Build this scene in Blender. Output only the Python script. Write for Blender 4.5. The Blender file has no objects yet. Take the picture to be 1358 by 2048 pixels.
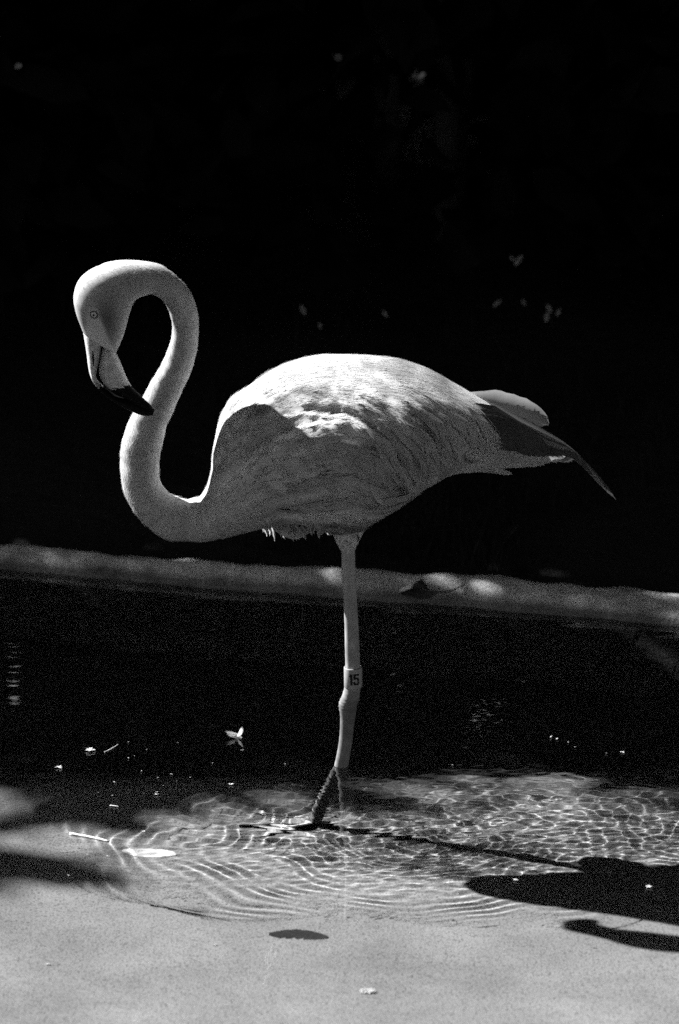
import bpy, math, random
import numpy as np
from mathutils import Vector
from mathutils.bvhtree import BVHTree

R = math.radians
sc = bpy.context.scene
COL = sc.collection
rnd = random.Random(7)
rng = np.random.default_rng(7)

# ------------------------------------------------------------------ camera
PITCH = R(15.77)
CAM = np.array((0.004, -4.242, 1.502))
FPX = 135.0 / 36.0 * 2048.0
cam = bpy.data.cameras.new('camera')
cam_o = bpy.data.objects.new('camera', cam)
COL.objects.link(cam_o)
cam_o.location = CAM
cam_o.rotation_euler = (R(90) - PITCH, 0, 0)
cam.sensor_fit = 'VERTICAL'
cam.sensor_height = 36.0
cam.lens = 135.0
cam.clip_end = 500.0
cam.dof.use_dof = True
cam.dof.focus_distance = 4.42
cam.dof.aperture_fstop = 6.3
sc.camera = cam_o

# ------------------------------------------------------------------ sky, sun, exposure
SUN_EL, SUN_B = R(43), R(31)      # elevation; how far behind the bird the sun stands, coming from the left
SUN = np.array((-math.cos(SUN_EL) * math.cos(SUN_B), math.cos(SUN_EL) * math.sin(SUN_B), math.sin(SUN_EL)))
world = bpy.data.worlds.new('World')
sc.world = world
world.use_nodes = True
wn = world.node_tree
sky = wn.nodes.new('ShaderNodeTexSky')
sky.sky_type = 'NISHITA'
sky.sun_disc = False
sky.sun_elevation = SUN_EL
sky.sun_rotation = math.atan2(SUN[0], SUN[1])
bw = wn.nodes.new('ShaderNodeRGBToBW')
bg = wn.nodes['Background']
bg.inputs['Strength'].default_value = 0.085
wn.links.new(sky.outputs[0], bw.inputs[0])
wn.links.new(bw.outputs[0], bg.inputs['Color'])

sun = bpy.data.lights.new('sun', 'SUN')
sun.energy = 5.0
sun.angle = R(0.53)
sun_o = bpy.data.objects.new('sun', sun)
COL.objects.link(sun_o)
sun_o.location = SUN * 20
sun_o.rotation_euler = Vector(SUN).to_track_quat('Z', 'Y').to_euler()
sun.cycles.is_caustics_light = True

sc.view_settings.view_transform = 'Standard'
sc.view_settings.look = 'None'
sc.view_settings.gamma = 1.0
sc.view_settings.exposure = 1.85
sc.cycles.use_denoising = False
sc.cycles.use_adaptive_sampling = False
sc.cycles.max_bounces = 8
sc.cycles.diffuse_bounces = 1
sc.cycles.transmission_bounces = 6
sc.cycles.transparent_max_bounces = 8
sc.cycles.sample_clamp_indirect = 4.0

# ------------------------------------------------------------------ helpers
cp, sp = math.cos(PITCH), math.sin(PITCH)
def ray(px, py):
    u, v = (px - 679.0) / FPX, (1024.0 - py) / FPX
    return np.array((u, cp + v * sp, -sp + v * cp))
def at_y(px, py, y=0.0):
    d = ray(px, py); t = (y - CAM[1]) / d[1]
    return CAM + d * t
def at_z(px, py, z=0.0):
    d = ray(px, py); t = (z - CAM[2]) / d[2]
    return CAM + d * t
def at_floor(px, py, z=-0.195):
    p0 = at_z(px, py, 0.0); d = ray(px, py); d = d / np.linalg.norm(d)
    h = np.array((d[0], d[1])) / 1.33; dz = -math.sqrt(1 - h.dot(h))
    return p0 + np.array((h[0], h[1], dz)) * (z / dz)
PX = 4.45 / FPX                    # metres per photograph pixel at the bird

def mesh_obj(name, verts, faces, mat=None, parent=None, smooth=True, loops=None):
    me = bpy.data.meshes.new(name)
    verts = np.asarray(verts, dtype=np.float32).reshape(-1, 3)
    if isinstance(faces, np.ndarray):
        n, k = faces.shape
        me.vertices.add(len(verts)); me.vertices.foreach_set('co', verts.ravel())
        me.loops.add(n * k); me.loops.foreach_set('vertex_index', faces.astype(np.int32).ravel())
        me.polygons.add(n)
        me.polygons.foreach_set('loop_start', np.arange(0, n * k, k, dtype=np.int32))
        me.update(calc_edges=True)
    else:
        me.from_pydata(verts.tolist(), [], faces); me.update()
    me.polygons.foreach_set('use_smooth', [smooth] * len(me.polygons))
    me.validate()
    o = bpy.data.objects.new(name, me)
    COL.objects.link(o)
    if mat: me.materials.append(mat)
    if parent: o.parent = parent
    return o

def attr(o, name, vals):
    a = o.data.attributes.new(name, 'FLOAT', 'POINT')
    a.data.foreach_set('value', np.asarray(vals, dtype=np.float32))

def tag(o, label=None, cat=None, group=None, kind=None):
    if label: o['label'] = label
    if cat: o['category'] = cat
    if group: o['group'] = group
    if kind: o['kind'] = kind
    return o

def empty(name, loc):
    o = bpy.data.objects.new(name, None)
    o.empty_display_size = 0.05
    o.location = loc
    COL.objects.link(o)
    return o

def child(o, root):
    """Parent a mesh built in world coordinates to a root that stands at root.location."""
    o.parent = root
    o.matrix_parent_inverse.identity()
    off = Vector(root.location)
    o.data.transform(__import__('mathutils').Matrix.Translation(-off))
    return o

def loft(rings, cap=True):
    """rings (n, m, 3) -> verts, quad/tri faces"""
    n, m = rings.shape[:2]
    v = rings.reshape(-1, 3).tolist()
    f = []
    for i in range(n - 1):
        for j in range(m):
            k = (j + 1) % m
            f.append((i * m + j, i * m + k, (i + 1) * m + k, (i + 1) * m + j))
    if cap:
        v.append(rings[0].mean(0).tolist()); c0 = len(v) - 1
        v.append(rings[-1].mean(0).tolist()); c1 = len(v) - 1
        for j in range(m):
            k = (j + 1) % m
            f.append((c0, k, j)); f.append((c1, (n - 1) * m + j, (n - 1) * m + k))
    return v, f

def catmull(P, n):
    """Resample control rows P with a centripetal-like Catmull-Rom."""
    P = np.asarray(P, float)
    Q = np.vstack([2 * P[0] - P[1], P, 2 * P[-1] - P[-2]])
    out = []
    N = len(P) - 1
    for t in np.linspace(0, N, n):
        i = min(int(t), N - 1); u = t - i
        a, b, c, d = Q[i:i + 4]
        out.append(0.5 * (2 * b + (c - a) * u + (2 * a - 5 * b + 4 * c - d) * u * u + (3 * b - a - 3 * c + d) * u ** 3))
    return np.array(out)

def outline_rings(st, n, m, power=2.0):
    """st rows: Ax, Ay, Bx, By, depth y, half width. Elliptic sections whose outline, seen from the side, runs through A and B."""
    S = catmull(st, n)
    ax, ay, bx, by, yc, w = S.T
    rings = []
    th = np.linspace(0, 2 * math.pi, m, endpoint=False)
    for i in range(n):
        c = at_y((ax[i] + bx[i]) / 2, (ay[i] + by[i]) / 2, yc[i])
        dx, dz = ax[i] - bx[i], by[i] - ay[i]
        L = math.hypot(dx, dz) + 1e-9
        nx, nz = dx / L, dz / L
        E = L / 2 * PX * (yc[i] + 4.45 + 0.0) / 4.45
        d = np.array((nx, 0, nz / cp)); dl = np.linalg.norm(d); d /= dl
        img = abs(d[0] * nx + d[2] * cp * nz)
        a = math.sqrt(max(E * E - (w[i] * sp * nz) ** 2, (0.55 * E) ** 2)) / img
        ca, sa = np.cos(th), np.sin(th)
        if power != 2.0:
            ca = np.sign(ca) * np.abs(ca) ** (2 / power); sa = np.sign(sa) * np.abs(sa) ** (2 / power)
        rings.append(c + a * ca[:, None] * d + w[i] * sa[:, None] * np.array((0, 1.0, 0)))
    return np.array(rings)

# ------------------------------------------------------------------ materials (monochrome film: everything is neutral)
def new_mat(name):
    m = bpy.data.materials.new(name); m.use_nodes = True
    nt = m.node_tree; p = nt.nodes['Principled BSDF']
    p.inputs['Specular IOR Level'].default_value = 0.3
    return m, nt, p
def g4(v): return (v, v, v, 1)
def noise_mat(name, lo, hi, scale, rough=0.8, bump=0.0, bscale=None, detail=6, spec=0.3, dist=0.002):
    m, nt, p = new_mat(name)
    tc = nt.nodes.new('ShaderNodeTexCoord')
    n1 = nt.nodes.new('ShaderNodeTexNoise'); n1.inputs['Scale'].default_value = scale; n1.inputs['Detail'].default_value = detail
    n1.inputs['Roughness'].default_value = 0.65
    r = nt.nodes.new('ShaderNodeValToRGB')
    r.color_ramp.elements[0].position = 0.3; r.color_ramp.elements[0].color = g4(lo)
    r.color_ramp.elements[1].position = 0.7; r.color_ramp.elements[1].color = g4(hi)
    nt.links.new(tc.outputs['Object'], n1.inputs['Vector']); nt.links.new(n1.outputs['Fac'], r.inputs['Fac'])
    nt.links.new(r.outputs['Color'], p.inputs['Base Color'])
    p.inputs['Roughness'].default_value = rough; p.inputs['Specular IOR Level'].default_value = spec
    if bump:
        n2 = nt.nodes.new('ShaderNodeTexNoise'); n2.inputs['Scale'].default_value = bscale or scale * 4; n2.inputs['Detail'].default_value = 8
        b = nt.nodes.new('ShaderNodeBump'); b.inputs['Strength'].default_value = bump; b.inputs['Distance'].default_value = dist
        nt.links.new(tc.outputs['Object'], n2.inputs['Vector']); nt.links.new(n2.outputs['Fac'], b.inputs['Height'])
        nt.links.new(b.outputs['Normal'], p.inputs['Normal'])
    return m, nt, p, r

def plumage_mat(name, base, trans=0.22, use_attr=False):
    m, nt, p = new_mat(name)
    p.inputs['Roughness'].default_value = 0.75
    p.inputs['Specular IOR Level'].default_value = 0.15
    out = nt.nodes['Material Output']
    tc = nt.nodes.new('ShaderNodeTexCoord')
    n1 = nt.nodes.new('ShaderNodeTexNoise'); n1.inputs['Scale'].default_value = 45; n1.inputs['Detail'].default_value = 5
    nt.links.new(tc.outputs['Object'], n1.inputs['Vector'])
    mr = nt.nodes.new('ShaderNodeMapRange'); mr.inputs['From Min'].default_value = 0.3; mr.inputs['From Max'].default_value = 0.7
    mr.inputs['To Min'].default_value = 0.82; mr.inputs['To Max'].default_value = 1.08
    nt.links.new(n1.outputs['Fac'], mr.inputs['Value'])
    mul = nt.nodes.new('ShaderNodeMath'); mul.operation = 'MULTIPLY'; mul.inputs[1].default_value = base
    nt.links.new(mr.outputs[0], mul.inputs[0])
    if use_attr:
        a = nt.nodes.new('ShaderNodeAttribute'); a.attribute_name = 'tone'
        nt.links.new(a.outputs['Fac'], mul.inputs[1])
    nt.links.new(mul.outputs[0], p.inputs['Base Color'])
    if trans:
        t = nt.nodes.new('ShaderNodeBsdfTranslucent')
        nt.links.new(mul.outputs[0], t.inputs['Color'])
        mx = nt.nodes.new('ShaderNodeMixShader'); mx.inputs[0].default_value = trans
        nt.links.new(p.outputs[0], mx.inputs[1]); nt.links.new(t.outputs[0], mx.inputs[2]); nt.links.new(mx.outputs[0], out.inputs['Surface'])
    return m

M = {}
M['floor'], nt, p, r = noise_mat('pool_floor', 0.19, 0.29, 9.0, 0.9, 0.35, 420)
# aggregate specks in the pool's concrete
tc = [n for n in nt.nodes if n.type == 'TEX_COORD'][0]
n3 = nt.nodes.new('ShaderNodeTexNoise'); n3.inputs['Scale'].default_value = 380; n3.inputs['Detail'].default_value = 3
r3 = nt.nodes.new('ShaderNodeValToRGB'); r3.color_ramp.elements[0].position = 0.33; r3.color_ramp.elements[0].color = g4(0.42)
r3.color_ramp.elements[1].position = 0.52; r3.color_ramp.elements[1].color = g4(1.0)
mx = nt.nodes.new('ShaderNodeMix'); mx.data_type = 'RGBA'; mx.blend_type = 'MULTIPLY'; mx.inputs[0].default_value = 1.0
nt.links.new(tc.outputs['Object'], n3.inputs['Vector']); nt.links.new(n3.outputs['Fac'], r3.inputs['Fac'])
nt.links.new(r.outputs['Color'], mx.inputs[6]); nt.links.new(r3.outputs['Color'], mx.inputs[7])
# shade of the far water put into the floor colour, with a noisy edge
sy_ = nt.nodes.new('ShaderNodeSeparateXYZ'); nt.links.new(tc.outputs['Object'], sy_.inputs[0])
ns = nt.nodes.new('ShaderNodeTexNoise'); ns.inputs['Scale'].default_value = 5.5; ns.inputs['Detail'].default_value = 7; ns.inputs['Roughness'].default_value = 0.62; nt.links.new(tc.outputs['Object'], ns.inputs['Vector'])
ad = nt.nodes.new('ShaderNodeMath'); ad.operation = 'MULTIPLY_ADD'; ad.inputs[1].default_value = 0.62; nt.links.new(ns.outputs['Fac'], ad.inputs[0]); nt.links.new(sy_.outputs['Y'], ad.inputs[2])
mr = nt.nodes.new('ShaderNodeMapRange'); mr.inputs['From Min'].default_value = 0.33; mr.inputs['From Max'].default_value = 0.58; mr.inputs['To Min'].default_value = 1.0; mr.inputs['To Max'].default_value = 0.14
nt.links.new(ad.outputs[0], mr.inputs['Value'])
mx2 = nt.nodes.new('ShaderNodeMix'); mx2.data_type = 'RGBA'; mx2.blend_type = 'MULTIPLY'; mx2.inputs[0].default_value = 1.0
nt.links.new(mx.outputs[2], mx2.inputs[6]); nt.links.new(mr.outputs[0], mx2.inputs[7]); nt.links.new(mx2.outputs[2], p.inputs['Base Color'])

M['concrete'], nt, p, r = noise_mat('kerb_concrete', 0.20, 0.50, 26.0, 0.95, 0.8, 240, detail=10, dist=0.006)
tc = [n for n in nt.nodes if n.type == 'TEX_COORD'][0]
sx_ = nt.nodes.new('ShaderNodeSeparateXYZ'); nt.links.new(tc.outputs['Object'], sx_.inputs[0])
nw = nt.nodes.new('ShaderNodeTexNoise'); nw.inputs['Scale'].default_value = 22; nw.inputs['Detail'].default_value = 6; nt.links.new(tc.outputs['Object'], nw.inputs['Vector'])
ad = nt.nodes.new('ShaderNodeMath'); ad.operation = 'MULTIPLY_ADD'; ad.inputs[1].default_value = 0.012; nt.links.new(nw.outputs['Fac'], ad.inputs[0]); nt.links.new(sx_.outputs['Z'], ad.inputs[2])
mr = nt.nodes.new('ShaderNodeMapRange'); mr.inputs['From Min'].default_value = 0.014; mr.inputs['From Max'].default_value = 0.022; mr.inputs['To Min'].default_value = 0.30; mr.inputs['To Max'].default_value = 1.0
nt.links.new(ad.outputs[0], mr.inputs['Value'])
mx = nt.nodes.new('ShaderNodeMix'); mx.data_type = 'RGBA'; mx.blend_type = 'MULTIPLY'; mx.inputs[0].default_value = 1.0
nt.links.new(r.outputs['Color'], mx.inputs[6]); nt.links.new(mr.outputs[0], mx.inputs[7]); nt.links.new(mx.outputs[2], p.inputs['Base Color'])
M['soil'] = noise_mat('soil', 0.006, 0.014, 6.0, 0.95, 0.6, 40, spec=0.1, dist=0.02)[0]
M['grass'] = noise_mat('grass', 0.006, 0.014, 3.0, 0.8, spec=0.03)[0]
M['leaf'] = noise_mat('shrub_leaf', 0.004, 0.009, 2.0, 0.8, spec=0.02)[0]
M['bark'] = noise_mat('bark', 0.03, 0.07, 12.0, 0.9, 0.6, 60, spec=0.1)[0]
M['body'] = plumage_mat('skin_and_plumage', 0.6, 0.0, True)
M['plume'] = plumage_mat('plumage', 0.66, 0.06, True)
M['down'] = plumage_mat('neck_down', 0.64, 0.08, True)
M['dark_feather'] = plumage_mat('dark_flight_feather', 0.07, 0.05)
M['grey_feather'] = plumage_mat('grey_flight_feather', 0.24, 0.15)
M['pale_feather'] = plumage_mat('pale_feather', 0.6, 0.3)
M['tertial'] = plumage_mat('tertial_feather', 0.30, 0.25)
M['white_fluff'] = plumage_mat('floating_fluff', 0.8, 0.3)
M['black'] = noise_mat('black_horn', 0.003, 0.006, 30, 0.6, spec=0.06)[0]
M['digit'] = noise_mat('band_print', 0.008, 0.012, 30, 0.6, spec=0.1)[0]
M['band'] = noise_mat('leg_band_plastic', 0.22, 0.32, 60, 0.5, spec=0.3)[0]
M['iris'] = noise_mat('iris', 0.75, 0.9, 300, 0.25, spec=0.5)[0]
M['eyelid'] = noise_mat('eyelid', 0.07, 0.12, 300, 0.5)[0]
M['dead_leaf'] = noise_mat('dead_leaf', 0.006, 0.016, 60, 0.7, 0.4, 200)[0]
M['pale_leaf'] = noise_mat('pale_leaf', 0.5, 0.7, 60, 0.7, 0.4, 200)[0]
M['glint_leaf'] = noise_mat('glint_leaf', 0.10, 0.24, 90, 0.8, 0.4, 200)[0]  # pale tone carries the sun glints on the background leaves
M['twig'] = noise_mat('twig', 0.45, 0.65, 60, 0.8, 0.4, 200)[0]
M['pebble'] = noise_mat('pebble', 0.3, 0.5, 60, 0.8, 0.4, 200)[0]
mw, nt, p = new_mat('water')
for nd in list(nt.nodes):
    if nd.type == 'BSDF_PRINCIPLED': nt.nodes.remove(nd)
gl = nt.nodes.new('ShaderNodeBsdfGlass'); gl.inputs['IOR'].default_value = 1.33; gl.inputs['Roughness'].default_value = 0.0
nt.links.new(gl.outputs[0], nt.nodes['Material Output'].inputs['Surface'])
M['water'] = mw

# ------------------------------------------------------------------ the pool
DEPTH = 0.20
def nonuniform(lo, a, b, hi, n_in, n_out):
    inner = np.linspace(a, b, n_in)
    l = a - (a - lo) * (np.linspace(1, 0, n_out, endpoint=False) ** 2.5)
    h = b + (hi - b) * (np.linspace(0, 1, n_out + 1)[1:] ** 2.5)
    return np.concatenate([l, inner, h])
def sheet(name, xs, ys, fz, mat):
    X, Y = np.meshgrid(xs, ys)
    V = np.stack([X, Y, fz(X, Y)], -1).reshape(-1, 3)
    n, m = len(xs), len(ys)
    i = np.arange(m - 1)[:, None] * n + np.arange(n - 1)[None]
    q = np.stack([i, i + 1, i + 1 + n, i + n], -1).reshape(-1, 4)
    return mesh_obj(name, V, q, mat)

# kerb line: the front top edge, traced on the photograph and continued straight to both sides
KZ = 0.017
ker_px = [(-60, 1104), (0, 1109), (160, 1122), (330, 1139), (520, 1152), (690, 1166), (850, 1177), (960, 1186), (1150, 1202), (1358, 1221), (1420, 1227)]
kp = np.array([at_z(x, y, KZ) for x, y in ker_px])
kl = kp[0] + (kp[0] - kp[4]) / np.linalg.norm(kp[0] - kp[4]) * np.array([[30], [8], [2], [0.4]])
kr = kp[-1] + (kp[-1] - kp[-5]) / np.linalg.norm(kp[-1] - kp[-5]) * np.array([[0.4], [2], [8], [30]])
kerb_line = np.vstack([kl, kp, kr])
def kerb_y(x): return np.interp(x, kerb_line[:, 0], kerb_line[:, 1])

waves = [(rng.normal(math.pi / 2, 0.45) if k_ % 3 else rng.uniform(0, 2 * math.pi), rng.uniform(0.0085, 0.028), rng.uniform(0, 6.28)) for k_ in range(52)]
wash = [(rng.normal(math.pi / 2, 0.12), rng.uniform(0.03, 0.075), rng.uniform(0, 6.28)) for _ in range(6)]
swell = [(rng.normal(math.pi / 2, 0.35), rng.uniform(0.035, 0.16), rng.uniform(0, 6.28)) for _ in range(14)]
def water_z(X, Y):
    warp = 0.010 * np.sin(X * 23 + 1.3 * np.sin(Y * 31)) + 0.008 * np.sin(Y * 37 + 1.1 * np.sin(X * 29 + 2)) + 0.004 * np.sin(X * 71 + Y * 53)
    r = np.hypot(X + 0.005, Y) + 1e-6
    th = np.arctan2(Y, X)
    gate = np.clip(0.45 + 0.7 * np.sin(th * 5 + r * 30 + 1) * np.sin(th * 9 - r * 22) + 0.25 * np.sin(th * 17 + r * 60), 0.08, 1.1)
    rw = r + 0.7 * warp
    ring = (0.00015 * (0.5 + 1.0 * r) * np.sin(2 * math.pi / 0.028 * np.log(0.0125 + 0.028 * np.abs(rw))) + 0.00016 * np.sin(2 * math.pi * (r + warp) / 0.0145 + 1) * np.exp(-(r / 0.15) ** 2)) * gate * (1 - np.exp(-r / 0.012))
    r2 = np.hypot(X - 0.40, (Y - 0.03))
    ring += 0.00018 * np.sin(2 * math.pi * (r2 + warp) / 0.018) * np.clip(np.exp(-(r2 / 0.20) ** 2) - 0.2, 0, 1)
    chop = 0
    for a, l, f in waves:
        chop = chop + (l / 0.04) ** 1.2 * np.sin(2 * math.pi / l * (X * math.cos(a) + Y * math.sin(a)) + f)
    act = np.clip(np.exp(-((X - 0.10) / 0.40) ** 2 - ((Y + 0.00) / 0.22) ** 2) - 0.15, 0, 1) * 1.1
    sw = 0
    for a, l, f in swell:
        sw = sw + (l / 0.06) * np.sin(2 * math.pi / l * (X * math.cos(a) + Y * math.sin(a)) + f)
    far = np.clip(1 - np.hypot(X, Y) / 6, 0, 1)
    edge_ = 0.285 + 0.025 * np.sin(th * 5 + 1) + 0.015 * np.sin(th * 11) - np.hypot(X / 1.5, Y)
    ring = ring * np.clip(edge_ / 0.03 + 0.5, 0, 1)
    ws = 0
    for a, l, f in wash:
        ws = ws + (l / 0.05) * np.sin(2 * math.pi / l * (X * math.cos(a) + Y * math.sin(a)) + f + 1.5 * np.sin(X * 5 + f))
    ws = ws * 0.00016 * np.exp(-((Y - 0.46) / 0.16) ** 2)
    return (ring * 0.85 + ws + chop * 0.00005 * act * np.clip((Y + 0.34) / 0.20, 0, 1)) * far
xs = nonuniform(-30, -0.62, 0.62, 30, 600, 26)
ys = nonuniform(-30, -0.56, 0.80, 2.4, 760, 30)
water = sheet('water', xs, ys, water_z, M['water'])
tag(water, kind='structure')
water.cycles.is_caustics_caster = True

def floor_z(X, Y):
    d = kerb_y(X) - Y                       # distance from the kerb
    rise = np.clip(1 - d / 0.16, 0, 1)
    shelf = 0.06 * np.clip(-Y / 0.45, 0, 1) + 0.07 * np.clip((-Y - 0.5) / 0.45, 0, 1)
    ch_ = np.clip((Y - 0.10) / 0.22, 0, 1)
    return -DEPTH - 0.10 * ch_ * ch_ * (3 - 2 * ch_) * np.clip(d / 0.3, 0, 1) + shelf + 0.003 * np.sin(X * 5 + 1) * np.sin(Y * 4) + rise ** 2 * 0.13
fxs = nonuniform(-30, -1.2, 1.2, 30, 60, 14)
fys = nonuniform(-30, -1.5, 1.0, 2.4, 90, 14)
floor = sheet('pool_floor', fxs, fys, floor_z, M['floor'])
tag(floor, kind='structure')
floor.cycles.is_caustics_receiver = True

# kerb: rounded concrete profile swept along the line (offset away from the pool, height)
prof = [(-0.10, -0.215), (-0.045, -0.09), (-0.022, -0.020), (-0.014, 0.003), (-0.005, 0.012), (0.006, KZ), (0.035, KZ + 0.004), (0.075, KZ + 0.006), (0.115, KZ + 0.004), (0.13, KZ - 0.004), (0.135, -0.1)]
S = []
sx = np.concatenate([np.linspace(-30, -1.2, 16)[:-1], np.linspace(-1.2, 1.2, 150), np.linspace(1.2, 30, 16)[1:]])
wid = lambda x: 0.42 + 0.18 * np.tanh((x + 0.05) * 2.2) + 0.05 * math.sin(x * 9)
for x in sx:
    row = []
    for i, (o, h) in enumerate(prof):
        oo = o * (wid(x) if o > 0.02 else 1.0)
        j = 0.0025 * math.sin(x * 31 + i) + 0.002 * math.sin(x * 77 + 2 * i) + rnd.uniform(-0.0012, 0.0012)
        chip = -0.010 * math.exp(-((x + 0.30) / 0.02) ** 2) if i in (4, 5) else 0
        row.append((x, kerb_y(x) + oo + j, h + j * 0.5 + chip))
    S.append(row)
S = np.array(S)
n, m = S.shape[:2]
i = np.arange(n - 1)[:, None] * m + np.arange(m - 1)[None]
q = np.stack([i, i + m, i + m + 1, i + 1], -1).reshape(-1, 4)
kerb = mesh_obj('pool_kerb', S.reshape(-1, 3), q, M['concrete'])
tag(kerb, kind='structure')
kerb.cycles.is_caustics_receiver = True

# bank behind the kerb, reaching to the horizon
def bank_z(X, Y):
    d = np.clip(Y - kerb_y(X) - 0.08, 0, None)
    return 0.010 + 0.10 * np.clip(d, 0, 4) + 0.012 * np.sin(X * 7 + 2) * np.sin(Y * 9) * np.clip(d * 4, 0, 1)
bx = np.concatenate([-np.geomspace(200, 2.6, 12), np.linspace(-2.5, 2.5, 60), np.geomspace(2.6, 200, 12)])
bd = np.concatenate([np.linspace(0.05, 3, 50), np.geomspace(3.2, 220, 14)])
X, D = np.meshgrid(bx, bd)
Y = kerb_y(X) + D
V = np.stack([X, Y, bank_z(X, Y)], -1).reshape(-1, 3)
n, m = len(bx), len(bd)
i = np.arange(m - 1)[:, None] * n + np.arange(n - 1)[None]
q = np.stack([i, i + 1, i + 1 + n, i + n], -1).reshape(-1, 4)
bank = mesh_obj('bank', V, q, M['soil'])
tag(bank, kind='structure')

# the other banks of the small pool, out of the picture
def bank_sheet(name, x0, x1, y0, far_fn, n=14):
    X_ = np.linspace(x0, x1, n); V, F = [], []
    for x_ in X_: V += [(x_, y0, 0.03), (x_, far_fn(x_), 0.012)]
    for i_ in range(n - 1): F.append((2 * i_, 2 * i_ + 2, 2 * i_ + 3, 2 * i_ + 1))
    return tag(mesh_obj(name, V, F, M['soil']), kind='structure')
bank_sheet('near_bank', -2.8, 2.8, -120.0, lambda x_: -3.3 + 0.15 * math.sin(x_ * 2))
bank_sheet('side_bank', -29.0, -2.8, -120.0, lambda x_: float(kerb_y(np.array([x_]))[0]) - 0.03)
bank_sheet('side_bank', 2.8, 29.0, -120.0, lambda x_: float(kerb_y(np.array([x_]))[0]) - 0.03)

# grass on the bank
N = 9000
gx = rng.uniform(-1.6, 1.6, N); gd = 0.09 + rng.gamma(1.3, 0.22, N); gy = kerb_y(gx) + gd * 1.0
gd = np.clip(gd, 0.07, 1.5); gy = kerb_y(gx) + gd
clump = np.sin(gx * 6.3 + 1) + np.sin(gx * 2.9 + gy * 5) > -0.5
gx, gy = gx[clump], gy[clump]; N = len(gx)
gz = bank_z(gx, gy) - 0.004
h = rng.uniform(0.015, 0.07, N); a = rng.uniform(0, 6.28, N); lean = rng.uniform(0.1, 0.9, N) * h
wv = 0.0016
base = np.stack([gx, gy, gz], -1)
side = np.stack([np.cos(a), np.sin(a), 0 * a], -1) * wv
fw = np.stack([-np.sin(a), np.cos(a), 0 * a], -1)
up = np.array((0, 0, 1.0))
v0, v1 = base - side, base + side
v2 = base + side * 0.8 + fw * (lean * 0.35)[:, None] + up * (h * 0.6)[:, None]
v3 = base - side * 0.8 + fw * (lean * 0.35)[:, None] + up * (h * 0.6)[:, None]
v4 = base + fw * lean[:, None] + up * h[:, None]
V = np.stack([v0, v1, v2, v3, v4], 1).reshape(-1, 3)
k = np.arange(N)[:, None] * 5
F = np.concatenate([k + np.array([[0, 1, 2]]), k + np.array([[0, 2, 3]]), k + np.array([[3, 2, 4]])])
grass = mesh_obj('grass', V, F, M['grass'], smooth=False)
tag(grass, 'sparse dark grass growing on the shaded bank behind the kerb', 'grass', kind='stuff')

# ------------------------------------------------------------------ tall evergreen shrubs behind the bank: the black backdrop, and the shade on the far water
LEAF = np.array([(0, 0, 0), (0.25, 0.5, 0.05), (0.7, 0.42, 0.02), (1, 0, -0.10), (0.7, -0.42, 0.02), (0.25, -0.5, 0.05)])
LEAF_F = np.array([(0, 1, 5), (1, 2, 5), (5, 2, 4), (2, 3, 4)])
def ground_hit(P):
    return P[:, :2] - SUN[None, :2] * (P[:, 2:3] / SUN[2])
def leaves_mesh(P, size, out_dir):
    n = len(P)
    d = out_dir + rng.normal(0, 0.55, (n, 3)); d[:, 2] -= 0.25
    d /= np.linalg.norm(d, axis=1)[:, None]
    u = rng.normal(0, 1, (n, 3)) * 0.6 + np.array((0, -0.3, 1.0))
    s = np.cross(d, u); s /= np.linalg.norm(s, axis=1)[:, None]
    nn = np.cross(s, d)
    L = size * rng.uniform(0.7, 1.25, n)
    W = L * rng.uniform(0.40, 0.5, n)
    V = P[:, None] + d[:, None] * (LEAF[None, :, 0:1] * L[:, None, None]) + s[:, None] * (LEAF[None, :, 1:2] * W[:, None, None]) + nn[:, None] * (LEAF[None, :, 2:3] * L[:, None, None])
    F = (np.arange(n)[:, None, None] * 6 + LEAF_F[None]).reshape(-1, 3)
    return V.reshape(-1, 3), F
def shade_edge(gx):
    return 0.17 + 0.035 * np.sin(gx * 9 + 0.5) + 0.03 * np.sin(gx * 23 + 1) + 0.15 * np.clip((gx + 0.25) / 0.2, 0, 1) - 0.14 * np.clip((gx - 0.18) / 0.15, 0, 1)
def keep_leaf(P, over=False):
    """Leaves that would shade it are dropped so that the bird's corner of the pool stays sunny."""
    G = ground_hit(P); gx, gy = G.T
    e = shade_edge(gx)
    pr = np.clip((gy - e) / 0.20 + 0.5, 0, 1) ** 1.5
    spot = np.exp(-((gx - 0.46) / 0.13) ** 2 - ((gy - 0.43) / 0.05) ** 2)
    kx = kerb_y(gx) + 0.03
    lit_kerb = np.exp(-((gy - kx) / 0.12) ** 2) * (0.88 + 0.05 * np.sin(gx * 17 + 2))
    pr = pr * (1 - 0.8 * spot) * (1 - np.clip(lit_kerb, 0, 0.90))
    outside = (gx < -0.75) | (gx > 1.25) | (gy < -1.25)
    pr = np.where(outside, np.maximum(pr, 1.0 if over else 0.0), pr)
    return rng.random(len(P)) < pr
def tube(path, radii, m=8):
    path = np.asarray(path, float); n = len(path)
    T = np.gradient(path, axis=0); T /= np.linalg.norm(T, axis=1)[:, None]
    ref = np.array((0.3, 0.9, 0.2)); rings = []
    for p_, t, r_ in zip(path, T, radii):
        a_ = np.cross(t, ref); a_ /= np.linalg.norm(a_); b_ = np.cross(t, a_)
        th = np.linspace(0, 2 * math.pi, m, endpoint=False)
        rings.append(p_ + r_ * (np.cos(th)[:, None] * a_ + np.sin(th)[:, None] * b_))
    return np.array(rings)
shrub_x = [-6.3, -5.3, -4.35, -3.4, -2.5, -1.6, -0.75, 0.1, 0.95, 1.8, 2.7]
shrub_labels = ['tall dark evergreen shrub standing in the shade of the bank behind the flamingo'] * len(shrub_x)
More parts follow.
